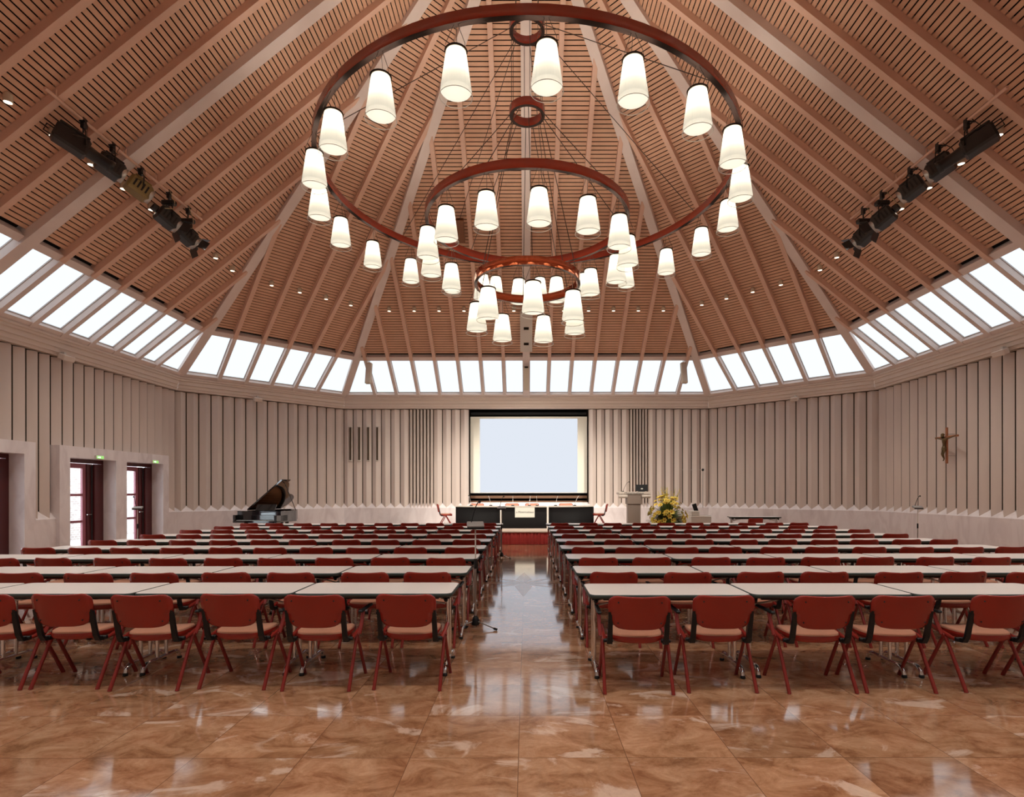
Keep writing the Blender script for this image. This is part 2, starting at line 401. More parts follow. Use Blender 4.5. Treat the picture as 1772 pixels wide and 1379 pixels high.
def segs(cuts, pitch):
    """equal fins between every pair of cuts"""
    r = []
    for a, b in zip(cuts[:-1], cuts[1:]):
        n = max(1, round((b - a) / pitch))
        r += [(a + (b - a) * k / n, a + (b - a) * (k + 1) / n) for k in range(n)]
    return r
SUR = [(-2.18, 1.82), (2.46, 6.46)]                   # marble door surrounds on the left wall, along Y
OPEN = [(-1.86, -0.36), (0.04, 1.54), (2.76, 4.26), (4.66, 6.19)]
SCR = (-2.20, 2.38)                                   # screen recess in the back wall
for F in FAC:
    h = hwa(F, VALLEY)
    if F['name'] == 'back':
        fins = segs([-h, -4.50], .34) + segs([-4.50, -3.58], .131) + segs([-3.58, SCR[0]], .34) + segs([SCR[1], 3.98], .34) + segs([3.98, 4.66], .113) + segs([4.66, h], .34)
    elif F['name'] == 'left':
        fins = segs([-h, SUR[0][0], SUR[0][1], SUR[1][0], SUR[1][1], h], .345)
    else:
        fins = segs([-h, h], .3475)
    mb = MB()
    for u0, u1 in fins:
        um = .5 * (u0 + u1); z0, z1 = 0.93, 4.775
        if F['name'] == 'left' and any(a < um < b for a, b in SUR): z0 = 2.70
        g = .016; narrow = (u1 - u0) < .2
        dr = VALLEY - .03 if narrow else VALLEY - .012
        e0 = RIDGE - .02 if narrow else RIDGE
        A0, A1 = wp(F, u0 + g, dr, z0), wp(F, u0 + g, dr, z1)
        B0, B1 = wp(F, um, e0, z0), wp(F, um, e0, z1)
        C0, C1 = wp(F, u1 - g, dr, z0), wp(F, u1 - g, dr, z1)
        mb.add([A0, B0, B1, A1], [(0, 1, 2, 3)]); mb.add([B0, C0, C1, B1], [(0, 1, 2, 3)])
        mb.add([A1, B1, C1], [(0, 1, 2)]); mb.add([A0, B0, C0], [(0, 2, 1)])
        V = VALLEY + .01
        ua, ub = (u0 - .3 if u0 <= -h + .001 else u0), (u1 + .3 if u1 >= h - .001 else u1)
        mb.quad(wp(F, ua, V, z0), wp(F, ub, V, z0), wp(F, ub, V, 4.86), wp(F, ua, V, 4.86), 1)
    # dado of marble with a sloping ledge
    h = hwa(F, RIDGE) + .02
    parts = [(-h, h)]
    if F['name'] == 'left': parts = [(-h, SUR[0][0]), (SUR[0][1], SUR[1][0]), (SUR[1][1], h)]
    for a, b in parts:
        cut = 0 if (a > -h + .01) else 1
        def k(u, e): return u + (math.copysign(e * .4142 - RIDGE * .4142, u) if abs(abs(u) - h) < .001 else 0)
        prof = [(DADO, 0), (DADO, 1.0), (VALLEY + .03, 1.205), (VALLEY + .3, 1.205), (VALLEY + .3, 0)]
        for (e0, z0), (e1, z1) in zip(prof[:-1], prof[1:]):
            mb.quad(wp(F, k(a, e0), e0, z0), wp(F, k(b, e0), e0, z0), wp(F, k(b, e1), e1, z1), wp(F, k(a, e1), e1, z1), 2)
    wl = mb.build('wall_' + F['name'], ['fin', 'gap', 'dado'])
    structure(wl, 'ribbed beige ' + F['where'] + ' over a marble dado', 'wall')

# screen recess
F = FAC[0]
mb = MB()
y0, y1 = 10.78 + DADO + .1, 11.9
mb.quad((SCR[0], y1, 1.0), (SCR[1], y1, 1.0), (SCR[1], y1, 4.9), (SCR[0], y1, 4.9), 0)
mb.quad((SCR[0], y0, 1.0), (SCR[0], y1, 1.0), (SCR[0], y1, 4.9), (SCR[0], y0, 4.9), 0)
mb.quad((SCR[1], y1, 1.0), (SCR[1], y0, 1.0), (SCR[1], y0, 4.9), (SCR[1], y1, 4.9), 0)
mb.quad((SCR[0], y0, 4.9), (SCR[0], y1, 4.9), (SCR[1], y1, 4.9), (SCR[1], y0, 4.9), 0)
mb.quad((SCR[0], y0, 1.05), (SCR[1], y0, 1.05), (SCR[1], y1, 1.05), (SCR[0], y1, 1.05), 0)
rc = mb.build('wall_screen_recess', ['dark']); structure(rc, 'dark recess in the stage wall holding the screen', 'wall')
tb = MB().box(SCR[0] + .01, SCR[1] - .01, 11.42, 11.50, 1.36, 1.47).box(SCR[0] + .01, SCR[1] - .01, 11.42, 11.50, 1.06, 1.26).build('trim_recess', 'brown'); structure(tb, 'two brown boards under the screen in the recess', 'trim')
ps = thing('projection_screen', 'large cream projection screen lit pale blue, above the stage table', 'screen', (0.09, 11.30, 1.57))
MB().box(SCR[0] - .07, SCR[1] - .11, 0, .012, 0, 2.97).build('screen_cloth', 'screen', ps)
tag(MB().box(-1.90, 1.90, -.006, -.003, .02, 2.89).build('picture', 'picture', ps), 'pale blue blank projected picture')
MB().box(SCR[0] - .07, SCR[1] - .11, -.02, .03, -.035, 0.0).build('bottom_bar', 'black', ps)
MB().tube([(SCR[0] - .05, .06, 3.10), (SCR[1] - .13, .06, 3.10)], .08, 12).build('roller', 'black', ps)

# cornice, sill and purlin round the hall
PROF = [(.34, 4.83), (.34, 4.80), (.13, 4.80), (.13, 4.865), (.10, 4.875), (.10, 4.965), (.065, 4.98), (.065, 5.085), (.03, 5.10), (.03, 5.15), (.0, 5.165), (.0, ZC), (.34, ZC)]
tn = 1
for F in FAC:
    mb = MB()
    for (e0, z0), (e1, z1) in zip(PROF[:-1], PROF[1:]):
        a0, a1 = hwa(F, e0), hwa(F, e1)
        mb.quad(wp(F, -a0, e0, z0), wp(F, a0, e0, z0), wp(F, a1, e1, z1), wp(F, -a1, e1, z1))
    structure(mb.build('trim_%d' % tn, 'cornice'), 'stepped plaster cornice on top of the ' + F['where'], 'cornice'); tn += 1
WB, WT0, WT1, SL0 = 0.07, 1.055, 1.155, 1.215           # heights above the springing: glass bottom, purlin, slats
for F in FAC:
    def half(s): return F['hw'] * (1 - s / F['L'])
    mb = MB()
    for (h0, h1, d0, d1) in ((-.12, WB, .02, .3), (WT0, WT1, .035, .2)):
        s0, s1 = h0 / F['sa'], h1 / F['sa']
        p = [rp(F, -half(s0), s0, d0), rp(F, half(s0), s0, d0), rp(F, half(s1), s1, d0), rp(F, -half(s1), s1, d0)]
        q = [rp(F, -half(s0), s0, d1), rp(F, half(s0), s0, d1), rp(F, half(s1), s1, d1), rp(F, -half(s1), s1, d1)]
        mb.hexa([p[0], p[1], p[2], p[3], q[0], q[1], q[2], q[3]])
    structure(mb.build('trim_%d' % tn, 'beam'), 'timber sill and purlin of the skylights over the ' + F['where'], 'trim'); tn += 1

# roof: slats with open joints on a dark backing, rafters, beams
PITCH = 0.82
def clip(poly, a, b, c):       # keep a*u + b*s <= c
    r = []
    for i in range(len(poly)):
        p, q = poly[i], poly[(i + 1) % len(poly)]
        fp, fq = a * p[0] + b * p[1] - c, a * q[0] + b * q[1] - c
        if fp <= 0: r.append(p)
        if (fp < 0) != (fq < 0) and fp != fq:
            t = fp / (fp - fq); r.append((p[0] + (q[0] - p[0]) * t, p[1] + (q[1] - p[1]) * t))
    return r
wn = 1
for F in FAC:
    L, hw = F['L'], F['hw']
    half = lambda s: hw * max(0.0, 1 - s / L)
    mb = MB()
    s = SL0 / F['sa']; sp = 0.101
    while s < L - .3:
        s1 = s + sp - .022
        a0, a1 = half(s), half(s1)
        p = [rp(F, -a0, s, .13), rp(F, a0, s, .13), rp(F, a1, s1, .13), rp(F, -a1, s1, .13)]
        q = [rp(F, -a0, s, .142), rp(F, a0, s, .142), rp(F, a1, s1, .142), rp(F, -a1, s1, .142)]
        mb.hexa(p + q, 0)
        s += sp
    mb.quad(rp(F, -hw - .2, -.5, .26), rp(F, hw + .2, -.5, .26), rp(F, .05, L, .26), rp(F, -.05, L, .26), 1)
    cl = mb.build('ceiling', ['slat', 'dark'])
    structure(cl, 'slatted brown timber roof slope over the ' + F['where'], 'ceiling')
    ks = [k for k in range(-7, 8) if k != 0] if F['side'] else [-2, -1, 0, 1, 2]
    for k in ks:
        u = k * PITCH; wd = .058
        s1 = L * (1 - abs(u) / hw) - .02
        sm = min(WT0 + .02, s1 * F['sa'] - .05) / F['sa']
        for a_, b_, m_, nm_ in ((sm, s1, 'rafter', 'rafter'), (-.02, sm, 'beam', 'glazing_bar')):
            p = [rp(F, u - wd, a_, 0), rp(F, u + wd, a_, 0), rp(F, u + wd, b_, 0), rp(F, u - wd, b_, 0)]
            q = [rp(F, u - wd, a_, .2), rp(F, u + wd, a_, .2), rp(F, u + wd, b_, .2), rp(F, u - wd, b_, .2)]
            MB().hexa(p + q).build(nm_, m_, cl)
    # skylight panes between the rafters
    us = sorted([k * PITCH for k in ks] + ([0.0] if F['side'] else []))
    bays = list(zip([-hw] + us, us + [hw]))
    s0, s1 = WB / F['sa'], WT0 / F['sa']
    for (u0, u1) in bays:
        g0 = .12 if (u0 == 0.0 and F['side']) else .058
        g1 = .12 if (u1 == 0.0 and F['side']) else .058
        poly = [(u0 + g0, s0), (u1 - g1, s0), (u1 - g1, s1), (u0 + g0, s1)]
        cc = hw - .06
        poly = clip(poly, 1, hw / L, cc); poly = clip(poly, -1, hw / L, cc)
        if len(poly) < 3: continue
        nearhip = u0 == -hw or u1 == hw
        mb = MB(); n = len(poly)
        mb.add([rp(F, u, s, .15) for u, s in poly], [tuple(range(n))], 0)
        mb.add([rp(F, u, s, .17) for u, s in poly], [tuple(range(n))[::-1]], 0)
        wo = mb.build('window_%d' % wn, 'skypane')
        structure(wo, 'frosted skylight pane, %s of the row above the %s' % (ORD[bays.index((u0, u1))], F['where']), 'window')
        # slim sash round the pane
        cu = sum(p[0] for p in poly) / n; cs = sum(p[1] for p in poly) / n
        mb = MB()
        for i in range(n):
            (ua, sa_), (ub, sb) = poly[i], poly[(i + 1) % n]
            ia = (ua + (cu - ua) * .05, sa_ + (cs - sa_) * .03); ib = (ub + (cu - ub) * .05, sb + (cs - sb) * .03)
            mb.quad(rp(F, ua, sa_, .125), rp(F, ub, sb, .125), rp(F, ib[0], ib[1], .125), rp(F, ia[0], ia[1], .125))
            mb.quad(rp(F, ia[0], ia[1], .125), rp(F, ib[0], ib[1], .125), rp(F, ib[0], ib[1], .15), rp(F, ia[0], ia[1], .15))
        mb.build('window_frame', 'sash', wo)
        wn += 1
def beam(P0, P1, wd, dp, name, mt, label):
    P0, P1 = Vector(P0), Vector(P1); d = (P1 - P0).normalized()
    sd = d.cross(Vector((0, 0, 1))).normalized(); up = sd.cross(d).normalized()
    p = [P0 - sd * wd, P0 + sd * wd, P1 + sd * wd, P1 - sd * wd]
    q = [x + up * dp for x in p]
    mb = MB().hexa(p + q)
    return structure(mb.build(name, mt), label, 'beam')
for F in FAC:
    c = F['n'] * F['a'] + F['t'] * F['hw']
    beam(c * 1.012 + Vector((0, 0, ZC - .09)), AP - Vector((0, 0, .03)), .125, .34, 'beam', 'beam', 'pale painted hip beam rising from the far corner of the ' + F['where'])
    if F['side']:
        c = F['n'] * F['a']
        beam(c * 1.012 + Vector((0, 0, ZC - .13)), AP - Vector((0, 0, .04)), .125, .36, 'beam', 'beam', 'pale painted beam at the middle of the slope over the ' + F['where'])

# ------------------------------------------------------------------ doors on the left wall
F = FAC[6]
x0, x1 = -10.85, -11.40                 # front face of the surround, outer face
mb = MB()
for (a, b) in SUR:
    ops = [o for o in OPEN if a < o[0] < b]
    ys = [a] + [v for o in ops for v in o] + [b]
    for k in range(0, len(ys), 2): mb.box(x1, x0, ys[k], ys[k + 1], 0, 2.45)
    mb.box(x1, x0, a, b, 2.45, 2.72)
structure(mb.build('trim_doors', 'dado'), 'pale marble surround of the garden doors', 'trim')
for i, (a, b) in enumerate(OPEN):
    xf = -11.19
    dlab = ['garden door nearest the camera, mostly out of view', 'dark red garden door at the picture edge', 'dark red glazed garden door in the middle', 'dark red glazed garden door nearest the piano'][i]
    dr = bpy.data.objects.new('door_%d' % (i + 1), None); COL.objects.link(dr); dr.location = (xf, .5 * (a + b), 0)
    structure(dr, dlab, 'door')
    hw_, H = .5 * (b - a), 2.45
    fr = MB().box(-.10, 0, -hw_, -hw_ + .07, 0, H).box(-.10, 0, hw_ - .07, hw_, 0, H).box(-.10, 0, -hw_ + .07, hw_ - .07, H - .10, H).build('door_frame', 'doorred', dr)
    # glazed leaf, near the camera
    y0, y1 = -hw_ + .075, hw_ - .56
    lf = MB().box(-.08, -.03, y0, y0 + .10, .02, H - .11).box(-.08, -.03, y1 - .10, y1, .02, H - .11).box(-.08, -.03, y0 + .1, y1 - .1, .02, .22).box(-.08, -.03, y0 + .1, y1 - .1, H - .23, H - .11)
    lo = lf.build('glazed_leaf', 'rose', dr)
    mm_ = MB()
    for z in (.88, 1.55): mm_.box(-.07, -.04, y0 + .1, y1 - .1, z - .03, z + .03)
    mm_.build('muntin', 'rose', lo)
    MB().box(-.058, -.052, y0 + .1, y1 - .1, .22, H - .23).build('door_glass', 'glass', lo)
    # solid narrow leaf standing half open into the reveal
    sl = MB().box(-.06, .0, y1 + .01, y1 + .20, .02, H - .11, bev=.012).box(-.02, .05, y1 + .20, y1 + .30, .02, H - .11, bev=.012).box(-.06, .02, y1 + .30, hw_ - .075, .02, H - .11, bev=.012)
    so = sl.build('solid_leaf', 'doorred', dr)
    MB().box(.02, .028, y1 + .12, y1 + .155, .05, H - .15).build('seal_strip', 'black', so)
    MB().tube([(.02, y1 + .05, 1.05), (.08, y1 + .05, 1.05), (.08, y1 - .09, 1.05)], .011, 8).build('door_handle', 'steel', so)
for (y, nm) in ((3.64, 'garden door in the middle'), (5.78, 'garden door nearest the piano')):
    ex = thing('exit_sign', 'small lit green exit sign over the ' + nm, 'exit sign', (-10.85, y, 2.50), 0, 'exit signs')
    MB().box(0, .05, -.13, .13, -.045, .045, bev=.006).build('housing', 'steelpale', ex)
    MB().box(.0505, .053, -.12, .12, -.038, .038).build('lit_face', 'exitgreen', ex)
    MB().add([(.0545, -.09, -.012), (.0545, -.02, -.012), (.0545, -.02, -.03), (.0545, .02, 0), (.0545, -.02, .03), (.0545, -.02, .012), (.0545, -.09, .012)], [(0, 1, 2, 3, 4, 5, 6)]).build('arrow', 'exitwhite', ex)
# outdoors beyond the doors
structure(MB().box(-30, -11.5, -12, 20, -.25, -.1).build('ground', 'pave'), 'pale paving outside the garden doors', 'ground')
structure(MB().box(-16.3, -16.0, 1, 12.5, -.1, 3.6).build('exterior_wall', 'brick'), 'pale brick garden wall outside the doors', 'wall')

# ------------------------------------------------------------------ stage
sg = thing('stage_platform', 'low stage platform with pleated red cloth front at the aisle end', 'stage', (0.2, 8.78, 0))
MB().box(-4.8, 5.0, -2.22, 2.14, .375, .406).build('deck', 'stage', sg)
MB().box(-4.72, 4.92, -2.12, 2.10, .02, .374).build('base', 'dark', sg)
mb = MB(); n = 640
vs = []
for i in range(n + 1):
    x = -4.76 + 9.72 * i / n
    y = -2.17 + .022 * math.sin(x * 52 + 1.5 * math.sin(x * 7)) + .008 * math.sin(x * 23)
    vs += [(x, y + .012, .39), (x, y, .2), (x, y - .012, .004)]
mb.add(vs, [(3 * i + j, 3 * i + j + 1, 3 * i + j + 4, 3 * i + j + 3) for i in range(n) for j in (0, 1)], 0, True)
mb.build('skirt', 'skirt', sg)

# ------------------------------------------------------------------ table (one prototype)
def rrect(hx, hy, r, seg=5):
    o = []
    for cx, cy, a0 in ((hx - r, -hy + r, -90), (hx - r, hy - r, 0), (-hx + r, hy - r, 90), (-hx + r, -hy + r, 180)):
        for k in range(seg + 1):
            a = R(a0 + 90 * k / seg); o.append((cx + r * math.cos(a), cy + r * math.sin(a)))
    return o
TL, TD = 1.404, 0.61
def make_table(label):
    t = thing('folding_table', label, 'table', (0, 0, 0), 0, 'seminar tables in rows')
    hx, hy = TL / 2 - .003, TD / 2
    MB().prism(rrect(hx - .007, hy - .007, .06), .700, .7305).build('tabletop', 'white', t)
    mb = MB(); A, B, Cc = rrect(hx - .0072, hy - .0072, .06), rrect(hx, hy, .067), rrect(hx - .012, hy - .012, .055)
    n = len(A)
    lv = [[(x, y, .7300) for x, y in A], [(x, y, .7245) for x, y in B], [(x, y, .704) for x, y in B], [(x, y, .694) for x, y in Cc]]
    vs = sum(lv, [])
    mb.add(vs, [(j * n + i, (j + 1) * n + i, (j + 1) * n + (i + 1) % n, j * n + (i + 1) % n) for j in range(3) for i in range(n)], 0, True)
    mb.add(lv[3], [tuple(range(n))[::-1]])
    mb.build('edge_band', 'edge', t)
    for y in (-.14, .14): MB().box(-.56, .56, y - .015, y + .015, .655, .697).build('frame_rail', 'black', t)
    for s in (-1, 1):
        x = s * .632
        lg = MB()
        for y in (-.065, .065): lg.tube([(x, y, .09), (x, y, .68)], .0165, 10)
        lg.tube([(x, -.262, .022), (x, -.250, .055), (x, -.215, .082), (x, -.16, .088), (x, .16, .088), (x, .215, .082), (x, .250, .055), (x, .262, .022)], [.017, .019, .02, .018, .018, .02, .019, .017], 10)
        lo = lg.build('leg', 'chrome', t)
        for y in (-.263, .263): MB().lathe([(.0, .0), (.021, .0), (.023, .008), (.02, .024), (.0, .024)], 10, mtx=Matrix.Translation((x, y, 0))).build('glide', 'black', lo)
        MB().box(x - .03, x + .03, -.17, .17, .66, .697).build('leg_bracket', 'black', lo)
        for q in (-1, 1): MB().tube([(x - s * .02, q * .09, .60), (x - s * .30, q * .14, .672)], .008, 6).build('strut', 'steel', lo)
        MB().ball((x, -.19, .655), .020, 8, 6).build('knob', 'black', lo)
    return t

# ------------------------------------------------------------------ chair (one prototype; it faces +Y)
def make_chair(label):
    t = thing('upholstered_chair', label, 'chair', (0, 0, 0), 0, 'red chairs in rows')
    # seat: a rounded pan under a tan cushion
    def outline(k):
        o = []
        n = 40
        for i in range(n):
            a = 2 * math.pi * i / n
            c, s_ = math.cos(a), math.sin(a)
            ex = 2.6 if s_ < 0 else 4.0
            rr = (abs(c) ** ex + abs(s_) ** ex) ** (-1 / ex)
            o.append((.225 * k * rr * c, .01 + .215 * k * rr * s_))
        return o
    mb = MB(); n = 40
    def dish(x, y): return .012 * (x / .22) ** 2 + .02 * max(0, -(y + .05) / .2) ** 2 - .012 * max(0, (y - .12) / .1) ** 2
    lv = []
    for k, z in ((.90, .388), (.99, .402), (1.0, .424), (.985, .437)):
        lv += [(x, y, z + dish(x, y)) for x, y in outline(k)]
    mb.add(lv, [(j * n + i, j * n + (i + 1) % n, (j + 1) * n + (i + 1) % n, (j + 1) * n + i) for j in range(3) for i in range(n)], 0, True)
    mb.add(lv[:n], [tuple(range(n))[::-1]])
    mb.build('seat_shell', 'red', t)
    mb = MB(); lv = []
    for k, z in ((.96, .430), (.955, .446), (.90, .456), (.6, .456), (.25, .455)):
        lv += [(x, y, z + dish(x, y)) for x, y in outline(k)]
    mb.add(lv, [(j * n + i, j * n + (i + 1) % n, (j + 1) * n + (i + 1) % n, (j + 1) * n + i) for j in range(4) for i in range(n)], 0, True)
    mb.add(lv[-n:], [tuple(range(n))], 0, True)
    mb.build('seat', 'tan', t)
    # backrest shell, shouldered, gently curved
    Z = [(.520, .09), (.5235, .13), (.531, .165), (.545, .19), (.566, .206), (.60, .213), (.636, .216), (.642, .232), (.648, .244), (.70, .247), (.745, .246), (.765, .240), (.779, .226), (.787, .205), (.790, .175)]
    def by(x, z): return -.205 - .055 * (z - .52) / .27 - .045 * (1 - (x / .25) ** 2)
    def shell(th, off, zlo=0, zhi=99, k=1.0, mi=0):
        nx = 12; rows = [q for q in Z if zlo <= q[0] <= zhi]
        vs = []
        for side in (0, 1):
            for z, hw_ in rows:
                edge = 1 if z in (rows[0][0], rows[-1][0]) else 0
                for i in range(nx + 1):
                    q = -1 + 2 * i / nx; x = hw_ * k * q
                    bulge = (1 - abs(q) ** 6) * (1 - .7 * edge)
                    vs.append((x, by(x, z) + off + (-th if side == 0 else th) * (.35 + .65 * bulge), z + (.006 * (abs(q) ** 2) if z > .78 else 0)))
        W = nx + 1; H = len(rows); o = W * H; fs = []
        for j in range(H - 1):
            for i in range(nx):
                a = j * W + i
                fs.append((a, a + 1, a + W + 1, a + W)); fs.append((o + a + 1, o + a, o + a + W, o + a + W + 1))
            fs.append((j * W, (j + 1) * W, o + (j + 1) * W, o + j * W)); e = j * W + nx
            fs.append((e + W, e, o + e, o + e + W))
        for i in range(nx):
            fs.append((i + 1, i, o + i, o + i + 1)); e = (H - 1) * W + i
            fs.append((e, e + 1, o + e + 1, o + e))
        return MB().add(vs, fs, mi, True)
    mb = shell(.013, 0)
    for x in (-.17, .17):
        for z in (.745, .575):
            mb.lathe([(.0, 0), (.006, 0), (.006, .004), (0, .004)], 8, 1, Matrix.Translation((x, by(x, z) - .0145, z)) @ Matrix.Rotation(R(90), 4, 'X'))
    mb.build('backrest', ['red', 'black'], t)
    shell(.009, .018, .53, .78, .9).build('back_cushion', 'tan', t)
    for s in (-1, 1):
        x = s * .226
        up = MB()
        p0, p1 = Vector((x, -.155, .405)), Vector((x, by(.226, .66) + .004, .66))
        d = (p1 - p0)
        pr = [(-.02, -.015), (.02, -.015), (.02, .015), (-.02, .015)]
        mid = p0 + d * .12 + Vector((0, -.02, 0))
        path = [p0 + Vector((0, .06, -.012)), p0 + Vector((0, -.01, -.006)), mid, p1]
        vs = []
        for i, p in enumerate(path):
            wd = (.017, .022, .020, .017)[i]
            if i < 2: vs += [p + Vector((-wd, 0, -.016)), p + Vector((wd, 0, -.016)), p + Vector((wd, 0, .018)), p + Vector((-wd, 0, .018))]
            else: vs += [p + Vector((-wd, -.012, 0)), p + Vector((wd, -.012, 0)), p + Vector((wd, .012, 0)), p + Vector((-wd, .012, 0))]
        fs = [(0, 3, 2, 1), (12, 13, 14, 15)]
        for i in range(3):
            o = 4 * i
            for k in range(4): fs.append((o + k, o + (k + 1) % 4, o + 4 + (k + 1) % 4, o + 4 + k))
        up.add(vs, fs); up.tube([(x - s * .03, -.12, .402), (x + s * .045, -.12, .402)], .016, 8)
        up.build('upright', 'black', t)
        xs = s * .268
        for (yf, yt) in ((-.232, -.004), (.232, .004)):
            MB().tube([(xs + s * .004, yf, .0), (xs + s * .004, yf * .985, .012), (xs, yt, .408)], [.0175, .0165, .0145], 8, flat=.92).build('leg', 'redmetal', t)
        MB().tube([(xs - s * .004, -.11, .398), (xs - s * .006, -.02, .412), (xs - s * .010, .17, .452), (xs - s * .012, .205, .456)], [.013, .019, .018, .011], 8).tube([(xs - s * .04, 0, .405), (xs + s * .02, 0, .405)], .017, 8).build('side_rail', 'redmetal', t)
    for s, nm in ((-1, 'left'), (1, 'right')):
        MB().box(s * .29 - .019, s * .29 + .019, .015, .345, .584, .606, bev=.007).build('armrest_' + nm, 'black', t)
        MB().tube([(s * .285, .01, .408), (s * .29, .06, .50), (s * .29, .10, .586)], .0115, 8, flat=1.5).build('arm_support_' + nm, 'redmetal', t)
    return t

def inview(X, d, m=70): return -m < 911 + 975 * X / d < 1772 + m
ROW0, PIT = 4.85, 1.303
BLK = {'piano side': (-1, -.65), 'crucifix side': (1, .54)}
CX = {('piano side', 0): [.317, 1.063, 1.76, 2.47, 3.15, 3.78], ('crucifix side', 0): [.365, 1.04, 1.83, 2.47, 3.26, 3.93],
      ('piano side', 1): [.37, 1.02, 1.78, 2.47, 3.19, 3.85, 4.61, 5.3], ('crucifix side', 1): [.374, 1.118, 1.87, 2.546, 3.296, 3.968, 4.65]}
table0 = chair0 = None
def row_words(r): return 'row nearest the camera' if r == 0 else (ORD[r] + ' row from the camera' if r < 8 else 'last row before the stage')
for r in range(9):
    dn = ROW0 + PIT * r
    for bl, (sg_, xs) in BLK.items():
        dd = .08 if (sg_ < 0 and r == 0) else 0.0
        for k in range(5):
            X = xs + sg_ * (TL * (k + .5) + .006 * k)
            dc = dn + TD / 2 + dd + rnd.uniform(-.012, .012)
            if not (inview(X - .7, dc) or inview(X + .7, dc)): continue
            rz = R(rnd.uniform(-.35, .35))
            lab = 'white folding table %s from the aisle, %s, %s' % (ORD[k], row_words(r), bl)
            loc = (X, dc - DC, 0)
            if table0 is None: table0 = make_table(lab); table0.location = loc; table0.rotation_euler.z = rz
            else: copy_thing(table0, loc, rz, lab)
        xl = CX.get((bl, r))
        for k in range(10):
            if xl: 
                off = xl[k] if k < len(xl) else None
                if off is None: off = (k // 2) * 1.41 + (.36, 1.06)[k % 2]
            else: off = (k // 2) * 1.41 + (.36, 1.06)[k % 2] + rnd.uniform(-.04, .04)
            X = xs + sg_ * off
            dc = dn - .10 + dd + rnd.uniform(-.03, .03)
            if r == 4 and sg_ > 0 and k == 0: dc -= .22
            if not inview(X, dc): continue
            lab = 'red chair %s from the aisle, %s, %s' % (ORD[k], row_words(r), bl)
            loc = (X, dc - DC, 0); rz = R(rnd.uniform(-3.5, 3.5))
            if chair0 is None:
                chair0 = make_chair(lab); chair0.location = loc; chair0.rotation_euler.z = rz
                chair_first = chair0
            else:
                sk = ('armrest_left', 'arm_support_left') if sg_ < 0 else ('armrest_right', 'arm_support_right')
                if sg_ < 0 and r == 0 and k == 0: sk = ('armrest_left', 'armrest_right', 'arm_support_left', 'arm_support_right')
                copy_thing(chair0, loc, rz, lab, skip=sk)
NOARM = ('armrest_left', 'armrest_right', 'arm_support_left', 'arm_support_right')
# chairs on the stage behind the head table, facing the hall
G2 = 'chairs at the stage table'
for i, x in enumerate((-1.78, -.52, .20, 1.42)):
    copy_thing(chair0, (x, 9.42, .406), R(180), 'red chair behind the stage table, %s from the piano side' % ORD[i], G2, NOARM)
copy_thing(chair0, (-2.78, 8.72, .406), R(-78), 'red chair at the piano end of the stage table, side on', G2, NOARM)
copy_thing(chair0, (2.50, 8.75, .406), R(80), 'red chair at the lectern end of the stage table, side on', G2, NOARM)
copy_thing(chair0, (7.02, 6.95, 0), R(8), 'red chair drawn up to the dark-edged table against the corner wall', 'chair at the wall table', NOARM)
tw = copy_thing(table0, (7.42, 7.75, .0), R(-6), 'dark edged folding table standing against the corner wall beyond the rows', 'table at the wall')
tw.scale = (1.12, 1, 1.1)
# the prototype stands in the left block: it keeps only its right arm
for c in list(chair0.children):
    if c.name.split('.')[0] in NOARM and chair0['label'].find('nearest') > 0: bpy.data.objects.remove(c)

# names of the arm parts without side words
for o in list(COL.objects):
    b = o.name.split('.')[0]
    if b.startswith('armrest_'): o.name = 'armrest'
    elif b.startswith('arm_support_'): o.name = 'arm_support'

# ------------------------------------------------------------------ head table on the stage
def arc(x0, x1, y0, bow, n=16): return [(x0 + (x1 - x0) * i / n, y0 + bow * math.sin(math.pi * .5 * i / n) ** 2) for i in range(n + 1)]
def head_table(name, label, pts, depth, x, zt=.735):
    t = thing(name, label, 'table', (x, 0, .406), 0, 'stage table sections')
    o = [(px - x, py) for px, py in pts]
    top = [(a, b - .03) for a, b in o] + [(a, b + depth) for a, b in o[::-1]]
    MB().prism(top, .70, zt).build('tabletop', 'stagetop', t)
    mb = MB(); n = len(o)
    vs = [(a, b, .0) for a, b in o] + [(a, b, .70) for a, b in o] + [(a, b + .02, .0) for a, b in o] + [(a, b + .02, .70) for a, b in o]
    fs = []
    for i in range(n - 1):
        fs += [(i, i + 1, n + i + 1, n + i), (2 * n + i + 1, 2 * n + i, 3 * n + i, 3 * n + i + 1), (n + i, n + i + 1, 3 * n + i + 1, 3 * n + i)]
    mb.add(vs, fs, 0, True); mb.build('front_panel', 'board', t)
    e0, e1 = o[0], o[-1]
    for q in (e0, e1): MB().box(q[0] - .015, q[0] + .015, q[1] + .01, q[1] + depth - .02, 0, .70).build('side_panel', 'board', t)
    return t
Yh = 18.6 - DC
head_table('conference_table', 'black fronted stage table section at the aisle, carrying the sign', [(-.80, Yh), (.66, Yh)], .62, -.07)
head_table('conference_table', 'black curved stage table section on the piano side', [(-2.40 + (1.52) * i / 16, Yh + .12 + .5 * (1 - math.sin(math.pi / 2 * i / 16)) ** 1.5) for i in range(17)], .60, -1.6)
head_table('conference_table', 'black curved stage table section on the lectern side', [(.74 + 1.54 * i / 16, Yh + .12 + .5 * (1 - math.cos(math.pi / 2 * i / 16)) ** 1.5) for i in range(17)], .60, 1.5)
for x, wd in ((-.84, 'piano'), (.70, 'lectern')):
    tag(MB().box(x - .03, x + .03, Yh - .02, Yh + .05, .407, 1.135, bev=.004).build('table_post', 'steelpale'), 'pale upright post between stage table sections, %s side' % wd, 'post', 'stage table posts')
